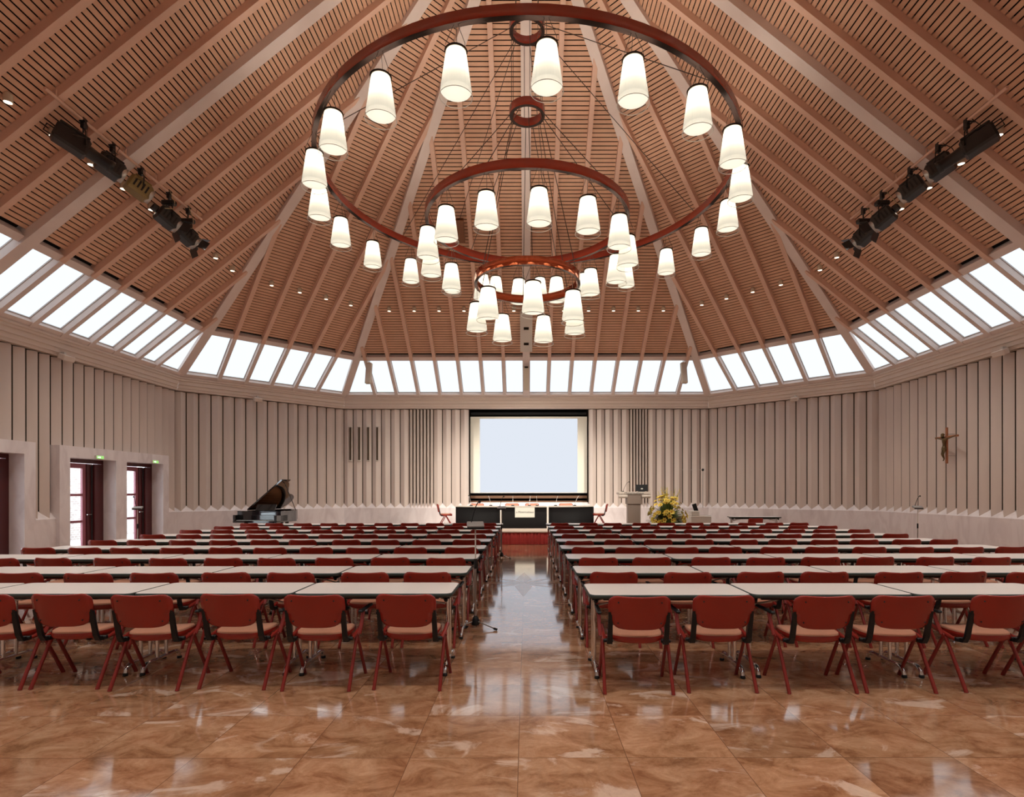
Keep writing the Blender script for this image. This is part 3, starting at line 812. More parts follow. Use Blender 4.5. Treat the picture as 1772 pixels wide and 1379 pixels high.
def text_mesh(s, size, name, m, parent, loc, rot, depth=.002, scale_x=1.0):
    cu = bpy.data.curves.new(name, 'FONT'); cu.body = s; cu.size = size; cu.extrude = depth; cu.align_x = 'CENTER'; cu.align_y = 'CENTER'
    o = bpy.data.objects.new('tmp', cu); COL.objects.link(o)
    bpy.context.view_layer.update()
    me = bpy.data.meshes.new_from_object(o.evaluated_get(bpy.context.evaluated_depsgraph_get()))
    bpy.data.objects.remove(o)
    me.materials.clear(); me.materials.append(M[m])
    r = bpy.data.objects.new(name, me); COL.objects.link(r); r.parent = parent; r.location = loc; r.rotation_euler = rot; r.scale = (scale_x, 1, 1)
    return r
sb = thing('sign_board', 'cream sign with grey lettering on the black front of the stage table', 'sign', (-.055, Yh - .005, .78))
MB().box(-.325, .325, -.016, 0, -.01, .34, bev=.003).build('board', 'paper', sb)
text_mesh('\u00bb Maternushaus', .098, 'lettering', 'lettergrey', sb, (0, -.0175, .165), (R(90), 0, 0), .001, .92)

def gooseneck(mb, base, tip, r=.006):
    b, t = Vector(base), Vector(tip); P = []
    for i in range(9):
        q = i / 8; p = b.lerp(t, q); p.z = b.z + (t.z - b.z) * math.sin(q * math.pi / 2); P.append(p)
    mb.tube(P, r, 6); return P[-1]
for i, (x, dx) in enumerate(((-1.86, -.10), (-1.20, -.10), (-.46, 0), (.10, .04), (.36, -.03), (.98, .10), (1.62, .18))):
    t = thing('table_microphone', 'slim table microphone on the stage table, %s from the piano side' % ORD[i], 'microphone', (x, Yh + .36, 1.1415), 0, 'stage table microphones')
    MB().box(-.05, .05, -.06, .06, 0, .03, bev=.008).build('base', 'black', t)
    mb = MB(); p = gooseneck(mb, (0, .0, .03), (dx, .12, .34), .007); mb.build('gooseneck', 'steel', t)
    MB().ball(p, .016, 8, 6, sc=(1, 1, 1.4)).build('capsule', 'black', t)

# ------------------------------------------------------------------ discussion microphones on floor stands
def mic_stand(x, d, label, rz, pole='steelpale', tip=(.05, .02)):
    t = thing('microphone_stand', label, 'microphone stand', (x, d - DC, 0), rz, 'floor stand microphones')
    MB().lathe([(.0, .03), (.045, .03), (.05, .05), (.036, .11), (.018, .14), (.0, .14)], 12).build('hub', 'black', t)
    for k in range(3):
        a = R(-40 + 120 * k)
        lo = MB().tube([(.03 * math.cos(a), .03 * math.sin(a), .075), (.30 * math.cos(a), .30 * math.sin(a), .016)], .007, 6).build('leg', 'steel', t)
        MB().tube([(.27 * math.cos(a), .27 * math.sin(a), .020), (.31 * math.cos(a), .31 * math.sin(a), .0145)], .0145, 8).build('foot_cap', 'black', lo)
    MB().tube([(0, 0, .13), (0, 0, .74)], .013, 10).build('lower_tube', 'steel', t)
    MB().tube([(0, 0, .70), (0, 0, .82)], .018, 10).build('clamp', 'black', t)
    MB().tube([(0, 0, .80), (0, 0, 1.20)], .008, 10).build('pole', pole, t)
    mb = MB().box(-.10, .10, -.08, .08, -.025, .02, mtx=Matrix.Translation((0, 0, 1.225)) @ Matrix.Rotation(R(14), 4, 'X'), bev=.008)
    co = mb.build('console', 'greybox', t)
    MB().box(-.10, .10, -.082, -.076, -.03, -.004, mtx=Matrix.Translation((0, 0, 1.225)) @ Matrix.Rotation(R(14), 4, 'X')).build('front_lip', 'black', co)
    mb = MB(); p = gooseneck(mb, (-.05, .04, 1.24), (tip[0], tip[1], 1.50), .006); mb.build('gooseneck', 'black', t)
    MB().ball(p, .019, 8, 6).build('capsule', 'black', t)
    return t
mic_stand(-.61, 6.73, 'microphone on slim floor stand in the aisle by the second row', R(8))
mic_stand(-.61, 13.80, 'microphone on slim floor stand in the aisle near the stage', R(-4))
mic_stand(9.72, 14.0, 'microphone on slim floor stand against the crucifix wall', R(-12), tip=(.07, .04))
mic_stand(-9.80, 14.2, 'microphone on slim floor stand before the garden door by the piano', R(15), tip=(-.1, .04))

# ------------------------------------------------------------------ lectern with monitor
lt = thing('lectern', 'taupe lectern with a wide pale lettered desk, beside the stage table', 'lectern', (3.46, 18.2 - DC, .406))
MB().box(-.20, .20, -.14, .16, .0, .84, bev=.008).build('column', 'lectern', lt)
MB().box(-.235, .235, -.18, .20, .81, 1.01, bev=.008).build('collar', 'lectern', lt)
MB().box(-.225, .225, -.17, .19, 1.01, 1.12).build('neck', 'lectern', lt)
MB().tube([(-.51, -.16, 1.06), (-.23, -.16, 1.06)], .055, 12).tube([(.23, -.16, 1.06), (.51, -.16, 1.06)], .055, 12).build('bumper', 'lecternpale', lt)
dk = MB().box(-.51, .51, -.20, .28, 1.12, 1.205, bev=.01).build('desk', 'lecternpale', lt)
text_mesh('Maternushaus', .105, 'lettering', 'lettergrey', dk, (-.02, -.2015, 1.162), (R(90), 0, 0), .001, 1.05)
mo = thing('monitor', 'small black monitor standing on the lectern', 'monitor', (3.46 + .29, 18.2 - DC + .12, 1.6115))
MB().box(-.20, .20, -.015, .015, .02, .235, bev=.005).build('housing', 'black', mo)
MB().box(-.09, .09, -.06, .06, 0, .02, bev=.004).build('foot', 'black', mo)
MB().box(-.035, .035, -.017, -.0145, .085, .115).build('badge', 'paper', mo)
lm = thing('lectern_microphone', 'thin gooseneck microphone on the lectern', 'microphone', (3.46 - .34, 18.2 - DC, 1.6115))
MB().lathe([(0, 0), (.03, 0), (.03, .02), (.012, .03), (0, .03)], 12).build('base', 'black', lm)
mb = MB(); p = gooseneck(mb, (0, 0, .03), (.20, .05, .32)); mb.build('gooseneck', 'black', lm)
MB().ball(p, .016, 8, 6).build('capsule', 'black', lm)

# ------------------------------------------------------------------ flower arrangement
fx, fy = 4.50, 18.0 - DC
fa = thing('flower_arrangement', 'large arrangement of yellow flowers and greenery beside the lectern', 'flowers', (fx, fy, .406))
MB().lathe([(0, 0), (.20, 0), (.22, .03), (.16, .10), (.24, .26), (.26, .30), (.22, .30), (.12, .12), (0, .12)], 20).build('bowl', 'petalred', fa)
fr_ = random.Random(3)
mb = MB()
def leafblade(mb, a, el, L, wd, z0=.30, mi=0):
    d = Vector((math.cos(a) * math.cos(el), math.sin(a) * math.cos(el), math.sin(el))); sd = Vector((-math.sin(a), math.cos(a), 0))
    b = Vector((0, 0, z0)); P = []
    for q in (0.25, .5, .75, 1.0):
        p = b + d * (L * q) - Vector((0, 0, .18 * q * q * math.cos(el))); wq = wd * (1 - abs(q - .55) * 1.6)
        P += [p - sd * max(wq, .002), p + sd * max(wq, .002) + Vector((0, 0, .006))]
    mb.add(P, [(0, 1, 3, 2), (2, 3, 5, 4), (4, 5, 7, 6)], mi, True)
for i in range(1000): leafblade(mb, fr_.uniform(0, 6.283), R(fr_.uniform(-14, 88)), fr_.uniform(.36, .72), fr_.uniform(.014, .036))
mb.build('foliage', 'leaf', fa)
mb = MB()
for i in range(26):
    a = fr_.uniform(0, 6.283); el = R(fr_.uniform(62, 88)); L = fr_.uniform(.80, 1.12)
    d = Vector((math.cos(a) * math.cos(el), math.sin(a) * math.cos(el), math.sin(el))); b = Vector((0, 0, .3))
    mb.tube([b + d * .3, b + d * (L * .7), b + d * L], [.006, .005, .002], 5)
    for j in range(9):
        p = b + d * (L * (.55 + .05 * j)); mb.ball(p + Vector((fr_.uniform(-.02, .02), fr_.uniform(-.02, .02), 0)), .011, 5, 3, 1, (1, 1, 1.8))
mb.build('tall_sprays', ['leaf', 'petal'], fa)
mb = MB()
for i in range(60):
    a = fr_.uniform(0, 6.283); el = R(fr_.uniform(-14, 30)); L = fr_.uniform(.5, .70)
    leafblade(mb, a, el, L, .028)
mb.build('red_leaves', 'petalred', fa)
def bloom_mb(np_, r, cup):
    mb = MB()
    for k in range(np_):
        a = 2 * math.pi * k / np_; c, s_ = math.cos(a), math.sin(a); sx, sy = -s_, c
        w_ = r * .32
        P = [(c * .01, s_ * .01, 0), (c * r * .55 - sx * w_, s_ * r * .55 - sy * w_, cup * .7), (c * r, s_ * r, cup * (.6 + .3 * (k % 2))), (c * r * .55 + sx * w_, s_ * r * .55 + sy * w_, cup * .7)]
        mb.add(P, [(0, 3, 2, 1)], 0, True)
    mb.ball((0, 0, .012), r * .22, 8, 5, 1)
    return mb
b0 = b1 = None
for i in range(90):
    a = fr_.uniform(0, 6.283) if i > 30 else fr_.uniform(math.pi * 1.02, math.pi * 1.98)
    el = R(fr_.uniform(-8, 80)); L = fr_.uniform(.50, .64) * (1 + .25 * math.sin(el) ** 2)
    d = Vector((math.cos(a) * math.cos(el), math.sin(a) * math.cos(el), math.sin(el)))
    lily = i % 3 != 0
    if lily and b0 is None: o = b0 = bloom_mb(6, .088, .05).build('bloom', ['petal', 'heart'], fa)
    elif not lily and b1 is None: o = b1 = bloom_mb(11, .065, .02).build('bloom', ['petal', 'heart'], fa)
    else:
        o = (b0 if lily else b1).copy(); COL.objects.link(o); o.parent = fa
    o.location = d * L + Vector((0, 0, .33)); o.rotation_euler = d.to_track_quat('Z', 'Y').to_euler()
    s_ = fr_.uniform(.8, 1.25); o.scale = (s_, s_, s_)

# pale equipment cabinet with a tilted dark panel
eq = thing('equipment_cabinet', 'pale equipment cabinet with a tilted black panel, beyond the flowers', 'cabinet', (5.62, 18.9 - DC, 0))
MB().box(-.16, .50, -.25, .25, .0, .80, bev=.01).build('body', 'steelpale', eq)
MB().box(-.13, .13, -.2, .2, .80, .98, bev=.02).build('top_box', 'steelpale', eq)
MB().box(-.07, .07, -.01, .01, 0, .26, mtx=Matrix.Translation((.03, -.16, .96)) @ Matrix.Rotation(R(-18), 4, 'Y')).build('tilted_panel', 'black', eq)
MB().tube([(.5, -.26, .82), (.13, -.26, .84), (.10, -.26, .80)], .008, 6).build('handle', 'steel', eq)

# ------------------------------------------------------------------ grand piano
pn = thing('grand_piano', 'black grand piano with raised lid in the corner beyond the rows', 'piano', (-8.05, 16.75 - DC, 0), R(-13))
pn.scale = (1, 1.16, 1)
def bez(p, q, r_, s_, n=10):
    return [tuple(p[k] * (1 - t) ** 3 + 3 * q[k] * t * (1 - t) ** 2 + 3 * r_[k] * t * t * (1 - t) + s_[k] * t ** 3 for k in (0, 1)) for t in [i / n for i in range(n + 1)]]
body = [(-.75, .12), (.75, .12), (.75, .62)] + bez((.75, .62), (.74, 1.12), (.14, 1.10), (.06, 1.52))[1:] + bez((.06, 1.52), (.0, 1.93), (-.34, 1.99), (-.52, 1.96))[1:] + [(-.75, 1.86)]
inner = [(-.70, .40), (.70, .40), (.70, .62)] + bez((.70, .62), (.69, 1.07), (.10, 1.06), (.01, 1.50))[1:] + bez((.01, 1.50), (-.05, 1.87), (-.34, 1.93), (-.52, 1.91))[1:] + [(-.70, 1.82)]
def wall(mb, o, z0, z1, mi=0, inward=False):
    n = len(o); vs = [(x, y, z0) for x, y in o] + [(x, y, z1) for x, y in o]
    f = [(i, (i + 1) % n, n + (i + 1) % n, n + i) for i in range(n)]
    mb.add(vs, [q[::-1] for q in f] if inward else f, mi)
mb = MB(); wall(mb, body, .72, 1.045); mb.add([(x, y, .72) for x, y in body], [tuple(range(len(body)))[::-1]])
wall(mb, inner, .93, 1.045, 0, True)
n = len(body) - 3; m_ = len(inner) - 3
vs = [(x, y, 1.045) for x, y in body] + [(x, y, 1.045) for x, y in inner]; nb = len(body)
mb.add(vs, [(i, (i + 1) % nb, nb + (i + 1) % nb, nb + i) for i in range(nb)])
mb.build('rim', 'lacquer', pn)
sbd = MB().add([(x, y, .94) for x, y in inner], [tuple(range(len(inner)))]).build('soundboard', 'sound', pn)
mb = MB()
for k in range(14):
    x = -.62 + k * .088; mb.tube([(x, .46, .985), (x - .05, 1.75 - .075 * k if k > 3 else 1.78, .975)], .0035, 4)
mb.tube([(-.66, .5, .98), (.66, .5, .98)], .02, 6).build('strings_and_pin_block', 'copper', sbd)
MB().box(-.75, .75, -.05, .12, .70, .745).box(-.75, -.66, -.05, .40, .745, .93, bev=.01).box(.66, .75, -.05, .40, .745, .93, bev=.01).box(-.66, .66, -.05, -.02, .745, .765).build('key_bed', 'lacquer', pn)
ky = MB().box(-.65, .65, -.02, .12, .745, .772).build('keyboard', 'keys', pn)
mb = MB()
for k in range(52):
    if k % 7 in (0, 1, 3, 4, 5): mb.box(-.65 + .025 * (k + 1) - .006, -.65 + .025 * (k + 1) + .006, .03, .12, .772, .784)
mb.build('black_keys', 'black', ky)
MB().box(-.66, .66, .10, .13, .745, .93, bev=.008).build('fallboard', 'lacquer', pn)
MB().box(-.34, .34, -.008, .008, 0, .20, mtx=Matrix.Translation((0, .36, 1.05)) @ Matrix.Rotation(R(-22), 4, 'X')).build('music_desk', 'lacquer', pn)
lid = MB(); lo_ = [(x + .75, y) for x, y in [(-.76, .50), (.77, .50)] + body[2:]]
lm_ = Matrix.Translation((-.75, 0, 1.055)) @ Matrix.Rotation(R(-37), 4, 'Y')
lid.prism(lo_, 0, .022, 0, lm_)
lid.build('lid', 'lacquer', pn)
fl = MB(); fl.prism([(-.01, .12), (1.52, .12), (1.52, .49), (-.01, .49)], .024, .045, 0, Matrix.Translation((-.75, .37 + .12, 1.056)) @ Matrix.Rotation(R(-37), 4, 'Y') @ Matrix.Translation((0, -.10, 0)))
fl.build('lid_flap', 'lacquer', pn)
MB().tube([(.70, .80, 1.045), (.34, .78, 1.86)], .011, 8).build('prop_stick', 'lacquer', pn)
for (x, y) in ((-.62, .30), (.62, .30), (-.38, 1.70)):
    l_ = MB().lathe([(.055, .72), (.06, .60), (.04, .52), (.035, .12), (.045, .09), (.0, .09)], 12, mtx=Matrix.Translation((x, y, 0))).build('leg', 'lacquer', pn)
    MB().lathe([(.0, .0), (.03, .0), (.03, .07), (.015, .10), (.0, .10)], 10, mtx=Matrix.Translation((x, y, 0))).build('caster', 'copper', l_)
MB().box(-.10, .10, .35, .39, .10, .18, bev=.01).tube([(-.07, .37, .15), (-.07, .40, .72)], .012, 8).tube([(.07, .37, .15), (.07, .40, .72)], .012, 8).build('pedal_lyre', 'lacquer', pn)

# ------------------------------------------------------------------ crucifix on the right wall
cr = thing('crucifix', 'wooden crucifix with a bronze figure on the ribbed wall', 'crucifix', (10.72, 14.42 - DC, 2.33), R(-90))
MB().box(-.033, .033, .02, .055, 0, .92, bev=.004).box(-.39, -.033, .022, .052, .655, .705, bev=.004).box(.033, .39, .022, .052, .655, .705, bev=.004).build('cross', 'crosswood', cr)
MB().tube([(0, .05, .2), (0, .25, .2)], .008, 6).tube([(0, .05, .75), (0, .25, .75)], .008, 6).build('wall_pin', 'steel', cr)
def skin_body(name, V, E, m, parent, sub=2):
    me = bpy.data.meshes.new(name); me.from_pydata([v[:3] for v in V], E, []); me.materials.append(M[m])
    o = bpy.data.objects.new(name, me); COL.objects.link(o); o.parent = parent
    md = o.modifiers.new('Skin', 'SKIN'); md.use_smooth_shade = True
    for i, v in enumerate(V):
        r = v[3]; me.skin_vertices[0].data[i].radius = (r, r if len(v) < 5 else v[4]); me.skin_vertices[0].data[i].use_root = (i == 0)
    ss = o.modifiers.new('Sub', 'SUBSURF'); ss.levels = sub; ss.render_levels = sub
    return o
Vb = [(-.01, -.02, .40, .042, .032), (-.012, -.025, .46, .036, .028), (-.01, -.03, .53, .05, .034), (-.008, -.03, .60, .054, .034), (-.012, -.04, .645, .022, .02), (-.02, -.06, .685, .034, .038), (-.024, -.065, .725, .034, .038), (-.024, -.06, .755, .02, .022),
      (-.075, -.022, .625, .024), (-.19, -.005, .645, .017), (-.30, .0, .675, .013), (-.345, .0, .685, .012, .008), (-.375, .0, .69, .008, .006),
      (.06, -.022, .625, .024), (.18, -.005, .645, .017), (.29, .0, .675, .013), (.335, .0, .685, .012, .008), (.365, .0, .69, .008, .006),
      (-.034, -.03, .36, .03), (-.035, -.065, .235, .022), (-.015, -.02, .12, .014), (-.012, -.035, .085, .012), (-.008, -.055, .06, .008),
      (.022, -.03, .36, .03), (.018, -.068, .235, .022), (.006, -.03, .12, .014), (.004, -.042, .085, .012), (.004, -.06, .06, .008)]
Eb = [(0, 1), (1, 2), (2, 3), (3, 4), (4, 5), (5, 6), (6, 7), (3, 8), (8, 9), (9, 10), (10, 11), (11, 12), (3, 13), (13, 14), (14, 15), (15, 16), (16, 17), (0, 18), (18, 19), (19, 20), (20, 21), (21, 22), (0, 23), (23, 24), (24, 25), (25, 26), (26, 27)]
fg = skin_body('figure', Vb, Eb, 'bronze', cr)
MB().lathe([(.060, .335), (.062, .36), (.058, .40), (.048, .43), (.03, .44)], 14, mtx=Matrix.Translation((-.008, -.03, 0)) @ Matrix.Diagonal((1, .8, 1, 1))).build('loincloth', 'bronze', fg)
MB().ball((-.024, -.05, .735), .045, 10, 6, sc=(1, 1, .9)).build('hair', 'bronze', fg)

# ------------------------------------------------------------------ chandelier: three rings, two hubs, pendant lamps
def ring(name, label, rad, zb, h, th, m, hub, cables, group, hubr):
    t = thing(name, label, 'chandelier ring' if cables else 'cable hub', (0.02, 0, zb), 0, group)
    MB().lathe([(rad - th, 0.004), (rad - th, h), (rad, h), (rad, 0.004)], 96, 0).build('band', m, t)
    u = MB().lathe([(rad, .004), (rad - .012, 0), (rad - th + .012, 0), (rad - th, .004)], 96, 0)
    u.build('underside', 'ringdark', t)
    if cables:
        for a in cables:
            c, s_ = math.cos(R(a)), math.sin(R(a))
            MB().tube([((rad - th / 2) * c, (rad - th / 2) * s_, h - .01), (hubr * c, hubr * s_, hub - zb)], .007, 5).build('cable', 'lead', t)
    return t
ring('chandelier_ring', 'largest dark red ring of the chandelier, uppermost of three', 3.81, 7.395, .15, .08, 'ringred', 10.30, [20 + 60 * k for k in range(6)], 'chandelier rings', .31)
ring('chandelier_ring', 'middle red ring of the chandelier', 1.905, 6.64, .155, .07, 'ringred', 8.72, [10 + 60 * k for k in range(6)], 'chandelier rings', .31)
ring('chandelier_ring', 'smallest copper red ring of the chandelier, lowest of three', 1.00, 5.506, .155, .055, 'copper', 8.72, [35 + 60 * k for k in range(6)], 'chandelier rings', .29)
hb = ring('cable_hub', 'upper small red hub ring gathering the chandelier cables', .335, 10.29, .16, .065, 'ringred', 0, None, 'cable hubs', 0)
for a in (45, 135, 225, 315): MB().tube([(.30 * math.cos(R(a)), .30 * math.sin(R(a)), .15), (.28 * math.cos(R(a)), .28 * math.sin(R(a)), 3.2)], .006, 5).build('cable', 'lead', hb)
hb = ring('cable_hub', 'lower small red hub ring gathering the chandelier cables', .335, 8.70, .16, .065, 'ringred', 0, None, 'cable hubs', 0)
for a in (30, 100, 170, 210, 280, 340): MB().tube([(.30 * math.cos(R(a)), .30 * math.sin(R(a)), .15), (.30 * math.cos(R(a)), .30 * math.sin(R(a)), 1.61)], .006, 5).build('cable', 'lead', hb)

def make_lamp(label, group, ztop=.885):
    t = thing('pendant_lamp', label, 'pendant lamp', (0, 0, 0), 0, group)
    sh = MB().lathe([(.203, 0), (.208, .004), (.206, .012), (.136, .545), (.132, .56)], 28).build('glass_shade', 'clear', t)
    MB().lathe([(.2005, .0), (.2045, -.004), (.2085, .0), (.2045, .006)], 28, close=True).build('glass_rim', 'rim', sh)
    MB().lathe([(0, .062), (.10, .062), (.185, .066), (.194, .078), (.128, .535), (.124, .55), (.118, .555)], 28).build('diffuser', 'diffuser', t)
    MB().lathe([(.126, .553), (.141, .553), (.143, .567), (.134, .575), (.122, .571)], 28, close=True).build('cap_ring', 'ringdark', t)
    MB().lathe([(.117, .551), (.127, .551), (.127, .560), (.117, .560)], 28, close=True).build('lamp_holder', 'beige', t)
    for k in range(3):
        a = R(90 + 120 * k)
        MB().tube([(.137 * math.cos(a), .137 * math.sin(a), .565), (.137 * math.cos(a), .137 * math.sin(a), .61), (.03 * math.cos(a), .03 * math.sin(a), ztop)], .0035, 4).build('cord', 'lead', t)
    li = bpy.data.lights.new('bulb', 'POINT'); li.energy = BULB_W; li.color = (1.0, .92, .78); li.shadow_soft_size = .05
    lo = bpy.data.objects.new('bulb', li); COL.objects.link(lo); lo.parent = t; lo.location = (0, 0, .40)
    return t
lamp0 = None
for nm, N, th0, rad, zb in (('largest', 21, 16.4, 3.77, 6.505), ('middle', 14, 18.4, 1.87, 5.755), ('smallest', 7, 18.6, .972, 4.645)):
    L_ = []
    for k in range(N):
        a = th0 + 360.0 / N * k; x, y = rad * math.cos(R(a)), rad * math.sin(R(a)); L_.append((x, y))
    for s, sd in ((-1, 'piano side'), (1, 'crucifix side')):
        half_ = sorted([p for p in L_ if (p[0] < 0) == (s < 0)], key=lambda p: -p[1])
        for i, (x, y) in enumerate(half_):
            lab = 'white glass pendant lamp of the %s ring, %s, %s from the screen' % (nm, sd, ORD[i] if i else 'nearest')
            if i == 0: lab = 'white glass pendant lamp of the %s ring, %s, nearest the screen' % (nm, sd)
            if lamp0 is None: lamp0 = make_lamp(lab, 'pendant lamps of the chandelier'); lamp0.location = (x + .02, y, zb)
            else: copy_thing(lamp0, (x + .02, y, zb), 0, lab)

# ------------------------------------------------------------------ recessed downlights in the roof bays; unseen front ones added to brighten near rows
def make_can(label):
    t = thing('downlight', label, 'downlight', (0, 0, 0), 0, 'downlights in the roof slopes')
    MB().lathe([(.058, -.09), (.062, -.085), (.062, .03), (.045, .06), (.0, .07)], 16).lathe([(.050, -.088), (.050, -.07)], 16).build('can', 'beige', t)
    MB().disc(.054, -.086, 16, 0, None, True).build('lens', 'lens', t)
    li = bpy.data.lights.new('beam', 'SPOT'); li.energy = CAN_W; li.color = (1, .93, .82); li.spot_size = R(100); li.spot_blend = .6; li.shadow_soft_size = .05
    lo = bpy.data.objects.new('beam', li); COL.objects.link(lo); lo.parent = t; lo.location = (0, 0, -.10)
    return t
can0 = None
for fi, ulist in ((0, [(-5.5 + k) * PITCH for k in range(12)]), (7, [-1.23, -.41, .41, 1.23]), (1, [-1.23, -.41, .41, 1.23]), (6, [(5.5 - k) * PITCH for k in range(12)]), (2, [(k - 5.5) * PITCH for k in range(12)]), (4, [(-5.5 + k) * PITCH for k in range(12)]), (3, [-1.23, -.41, .41, 1.23]), (5, [-1.23, -.41, .41, 1.23])):  # front slopes and front ends of the sides: unseen lamps, added as fill
    F = FAC[fi]; s = (5.95 + HC - ZC) / F['sa']
    for i, u in enumerate(ulist):
        p = rp(F, u, s, .10)
        j = i if fi != 6 else i
        lab = 'small roof downlight over the %s, %s in its row' % (F['where'], ORD[i])
        if can0 is None: can0 = make_can(lab); can0.location = p
        else: copy_thing(can0, p, 0, lab)

# ------------------------------------------------------------------ theatre spotlights on two bars
def spotlight(x, y, z, kind, label, target, m='spotblack', tail='lead'):
    t = thing('theatre_spotlight', label, 'spotlight', (x, y, z), 0, 'theatre spotlights on the bars')
    d = (Vector(target) - Vector((x, y, z))).normalized()
    mt = d.to_track_quat('Y', 'Z').to_matrix().to_4x4()
    if kind == 'profile':
        bo = MB().box(-.13, .13, -.42, .06, -.15, .15, mtx=mt, bev=.035).box(-.10, .10, -.40, .02, .15, .19, mtx=mt, bev=.01)
        bb = bo.build('body', m, t)
        mt2 = mt @ Matrix.Rotation(R(-90), 4, 'X')
        MB().lathe([(.10, -.08), (.105, .05), (.095, .08), (.095, .36), (.105, .37), (.105, .44), (.085, .44), (.085, .40)], 18, mtx=mt2).build('lens_tube', m, bb)
        MB().disc(.086, .40, 18, 0, mt2).build('lens', 'glass', bb)
        MB().tube([mt @ Vector((-.10, -.42, -.05)), mt @ Vector((-.10, -.52, -.05)), mt @ Vector((-.10, -.52, .08)), mt @ Vector((-.10, -.42, .08))], .012, 6).build('rear_handle', m, bb)
        front = .46
    else:
        bb = MB().box(-.15, .15, -.24, .16, -.15, .15, mtx=mt, bev=.04).box(-.11, .11, -.20, .10, .15, .185, mtx=mt, bev=.01).build('body', m, t)
        mb = MB()
        for k in range(4): mb.box(-.152, .152, -.16 + k * .07, -.13 + k * .07, -.08, .08, mtx=mt)
        mb.build('vent', 'black', bb)
        mt2 = mt @ Matrix.Rotation(R(-90), 4, 'X')
        MB().lathe([(.14, .13), (.145, .20), (.12, .20), (.12, .17)], 20, mtx=mt2).build('front_ring', 'steel', bb)
        MB().disc(.12, .175, 20, 0, mt2).build('lens', 'lens', bb)
        front = .24
        if kind == 'barn':
            for (px, pz, rot, ax) in ((0, .15, 38, 'X'), (0, -.15, -38, 'X'), (.15, 0, -38, 'Z'), (-.15, 0, 38, 'Z')):
                q = mt @ Matrix.Translation((px, .20, pz)) @ Matrix.Rotation(R(rot), 4, ax)
                (MB().box(-.13, .13, 0, .17, -.003, .003, mtx=q) if ax == 'X' else MB().box(-.003, .003, 0, .17, -.11, .11, mtx=q)).build('barn_door', m, bb)
            MB().box(-.06, .06, -.36, -.24, -.06, .06, mtx=mt, bev=.02).build('rear_cap', m, bb)
    sdv = (mt @ Vector((1, 0, 0)))
    a, b = sdv * .17, sdv * -.17
    MB().tube([a, a + Vector((0, 0, .22)), Vector((0, 0, .30)) + a * .5, Vector((0, 0, .30)) + b * .5, b + Vector((0, 0, .22)), b], .017, 6, flat=.6).build('yoke', 'spotblack', t)
    tp = 7.86 - z
    MB().box(-.035, .035, -.04, .04, tp - .14, tp + .04, bev=.01).tube([(0, 0, .28), (0, 0, tp - .1)], .016, 6).tube([(-.03, -.05, tp - .04), (.10, -.05, tp - .04)], .015, 6).build('clamp', 'spotblack', t)
    if kind == 'barn': MB().box(-.14, .14, -.06, .06, .30, .40, bev=.02).build('ballast', 'spotblack', t)
    rs = random.Random(int(1000 * abs(x) + 100 * y))
    P = [Vector((.05, -.05, tp)), Vector((.16 + rs.uniform(0, .06), -.12, .30)), Vector((.20, -.18, .12 + rs.uniform(-.05, .05))), mt @ Vector((.1, -.22, .05))]
    MB().tube(P, .007, 5).build('power_cable', tail, t)
    li = bpy.data.lights.new('beam', 'SPOT'); li.energy = SPOT_W; li.color = (1.0, .95, .84); li.spot_size = R(34); li.spot_blend = .7; li.shadow_soft_size = .08
    lo = bpy.data.objects.new('beam', li); COL.objects.link(lo); lo.parent = t
    lo.location = d * (front + .03); lo.rotation_euler = d.to_track_quat('-Z', 'Y').to_euler()
    return t
SPT = [(9.30, 'profile', 'long black', 'spotblack', 'lead'), (10.12, 'pc', 'boxy black', 'spotblack', 'lead'), (10.86, 'pc', 'aged yellow boxy', 'spotyellow', 'lead'), (11.72, 'barn', 'black barn door', 'spotblack', 'cablelight'), (12.38, 'barn', 'black barn door', 'spotblack', 'cablelight')]
for s, sd in ((-1, 'door side'), (1, 'crucifix side')):
    bt = thing('lighting_bar', 'slim brown lighting bar under the roof slope, ' + sd, 'lighting bar', (s * 7.43, 0, 7.86), 0, 'lighting bars')
    MB().tube([(0, 8.7 - DC, 0), (0, 12.9 - DC, 0)], .026, 8).build('pipe', 'rafter', bt)
    for y in (8.9, 10.45, 11.3, 12.7):
        MB().tube([(0, y - DC, 0), (s * -.01, y - DC, .12)], .014, 6).build('bracket', 'rafter', bt)
    for i, (d, kind, adj, m, tail) in enumerate(SPT):
        if s > 0 and m == 'spotyellow': adj, m = 'boxy black', 'spotblack'
        spotlight(s * 7.43, d - DC + (.04 if s > 0 else 0) + (.16 if kind == 'profile' else 0), (7.38, 7.43, 7.44, 7.28, 7.22)[i], kind, '%s theatre spotlight, %s from the camera on the %s bar' % (adj, ORD[i] if i else 'nearest', sd) if i else '%s theatre spotlight nearest the camera on the %s bar' % (adj, sd),
                  (s * (-2.2 + 1.1 * i), 9.6, 2.1 - .15 * i), m, tail)

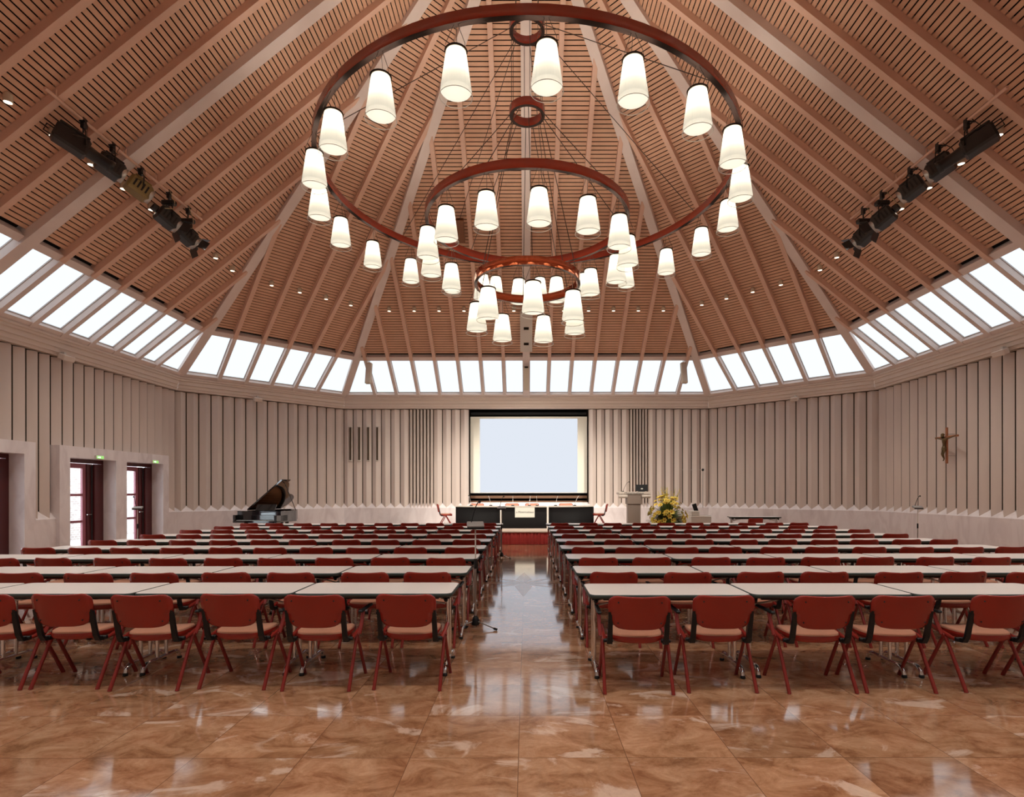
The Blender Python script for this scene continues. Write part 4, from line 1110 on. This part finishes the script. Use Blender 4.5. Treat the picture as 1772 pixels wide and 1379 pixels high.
# ------------------------------------------------------------------ loudspeakers and small fittings on roof and walls
for s, sd in ((-1, 'piano'), (1, 'crucifix')):
    t = thing('column_speaker', 'slim beige column loudspeaker hanging before the skylight, %s side' % sd, 'loudspeaker', (s * 5.62, 20.0 - DC, 5.46), R(s * 12), 'column loudspeakers')
    mq = Matrix.Rotation(R(-8), 4, 'X')
    bo = MB().box(-.10, .10, -.07, .07, 0, .76, mtx=mq, bev=.015).build('cabinet', 'beige', t)
    MB().box(-.085, .085, -.076, -.070, .05, .70, mtx=mq).build('grille', 'steelpale', bo)
    MB().tube([mq @ Vector((0, 0, .75)), Vector((-s * .02, .16, 1.05))], .012, 6).build('hanger', 'steel', t)
F = FAC[0]
def on_beam(s0, s1, wd, dp, name, mt, parent, off=-.13):
    dz = Vector((0, 0, off))
    p = [rp(F, -wd, s0, 0) + dz, rp(F, wd, s0, 0) + dz, rp(F, wd, s1, 0) + dz, rp(F, -wd, s1, 0) + dz]
    q = [a + (rp(F, 0, 0, -dp) - rp(F, 0, 0, 0)) for a in p]
    mb = MB().hexa([q[i] - parent.location for i in range(4)] + [p[i] - parent.location for i in range(4)])
    return mb.build(name, mt, parent)
t = thing('beam_speaker', 'slim tan loudspeaker strip on the foot of the middle beam above the screen', 'loudspeaker', rp(F, 0, .75, -.15))
on_beam(.55, 1.62, .085, .06, 'cabinet', 'beige', t); on_beam(1.60, 1.625, .06, .064, 'end_slot', 'dark', t)
t = thing('projector_housing', 'pale boxed projector housing under the middle beam above the screen', 'projector housing', rp(F, 0, 2.6, -.2))
on_beam(2.38, 3.9, .205, .16, 'case', 'steelpale', t)
for a in (2.66, 3.28): on_beam(a, a + .10, .085, .165, 'port', 'dark', t)
t = thing('roof_speaker', 'brown rectangular loudspeaker panel on the roof slope above the screen', 'loudspeaker', rp(F, -1.92, 6.6, .06))
sA = lambda v: (v - 0)
p = [rp(F, -2.02, 6.05, -.02), rp(F, -1.81, 6.05, -.02), rp(F, -1.81, 6.72, -.02), rp(F, -2.02, 6.72, -.02)]
q = [rp(F, -2.02, 6.05, .12), rp(F, -1.81, 6.05, .12), rp(F, -1.81, 6.72, .12), rp(F, -2.02, 6.72, .12)]
MB().hexa([a - t.location for a in p] + [a - t.location for a in q]).build('panel', 'panelwood', t)
MB().tube([rp(F, -1.92, 6.72, 0) - t.location, Vector((-.2, .25, 10.3)) - t.location], .007, 5).build('cable', 'lead', t)
def fixture(F, u, z, wd, label):
    t = thing('wall_speaker', label, 'loudspeaker', wp(F, u, .04, z), math.atan2(F['n'].y, F['n'].x) - R(90), 'small fittings under the cornice')
    MB().box(-wd, wd, -.14, .02, -.09, .05, mtx=Matrix.Rotation(R(18), 4, 'X'), bev=.02).build('housing', 'cornice', t)
    MB().box(-.03, .03, -.02, .14, .03, .10).build('bracket', 'steelpale', t)
    return t
fixture(FAC[6], 13.2 - DC, 4.80, .17, 'small pale fitting under the cornice above the garden doors')
fixture(FAC[2], -(12.8 - DC), 4.80, .17, 'small pale fitting under the cornice near the crucifix')
fixture(FAC[7], -.42, 4.80, .13, 'small pale fitting under the cornice of the corner wall behind the piano')
fixture(FAC[1], .42, 4.80, .13, 'small pale fitting under the cornice of the corner wall on the lectern side')
for i, x in enumerate((-6.745, -6.405, -6.06, -5.715)):
    t = thing('wall_bar', 'dark vertical bar in pale clips on the ribbed stage wall, %s from the corner' % (ORD[i] if i else 'nearest') if i else 'dark vertical bar in pale clips on the ribbed stage wall, nearest the corner', 'wall bar', (x, 10.95, 2.82), 0, 'vertical bars on the stage wall')
    MB().box(-.022, .022, -.03, .03, .0, 1.28).build('bar', 'gap', t)
    MB().box(-.05, .05, -.035, .05, -.03, .01, bev=.004).build('clip', 'steelpale', t); MB().box(-.05, .05, -.035, .05, 1.27, 1.31, bev=.004).build('clip', 'steelpale', t)
t = thing('wall_frame', 'thin metal pole frame against the ribbed wall beyond the flowers', 'pole frame', (6.2, 10.74, 0))
MB().tube([(.49, 0, 1.0), (.49, 0, 2.50)], .012, 6).build('pole', 'steel', t)
MB().tube([(-.47, 0, 1.3), (-.47, 0, 2.44), (.49, 0, 2.44)], .007, 6).build('rail', 'steelpale', t)
MB().ball((.49, -.01, 2.44), .05, 10, 6).build('joint', 'black', t)
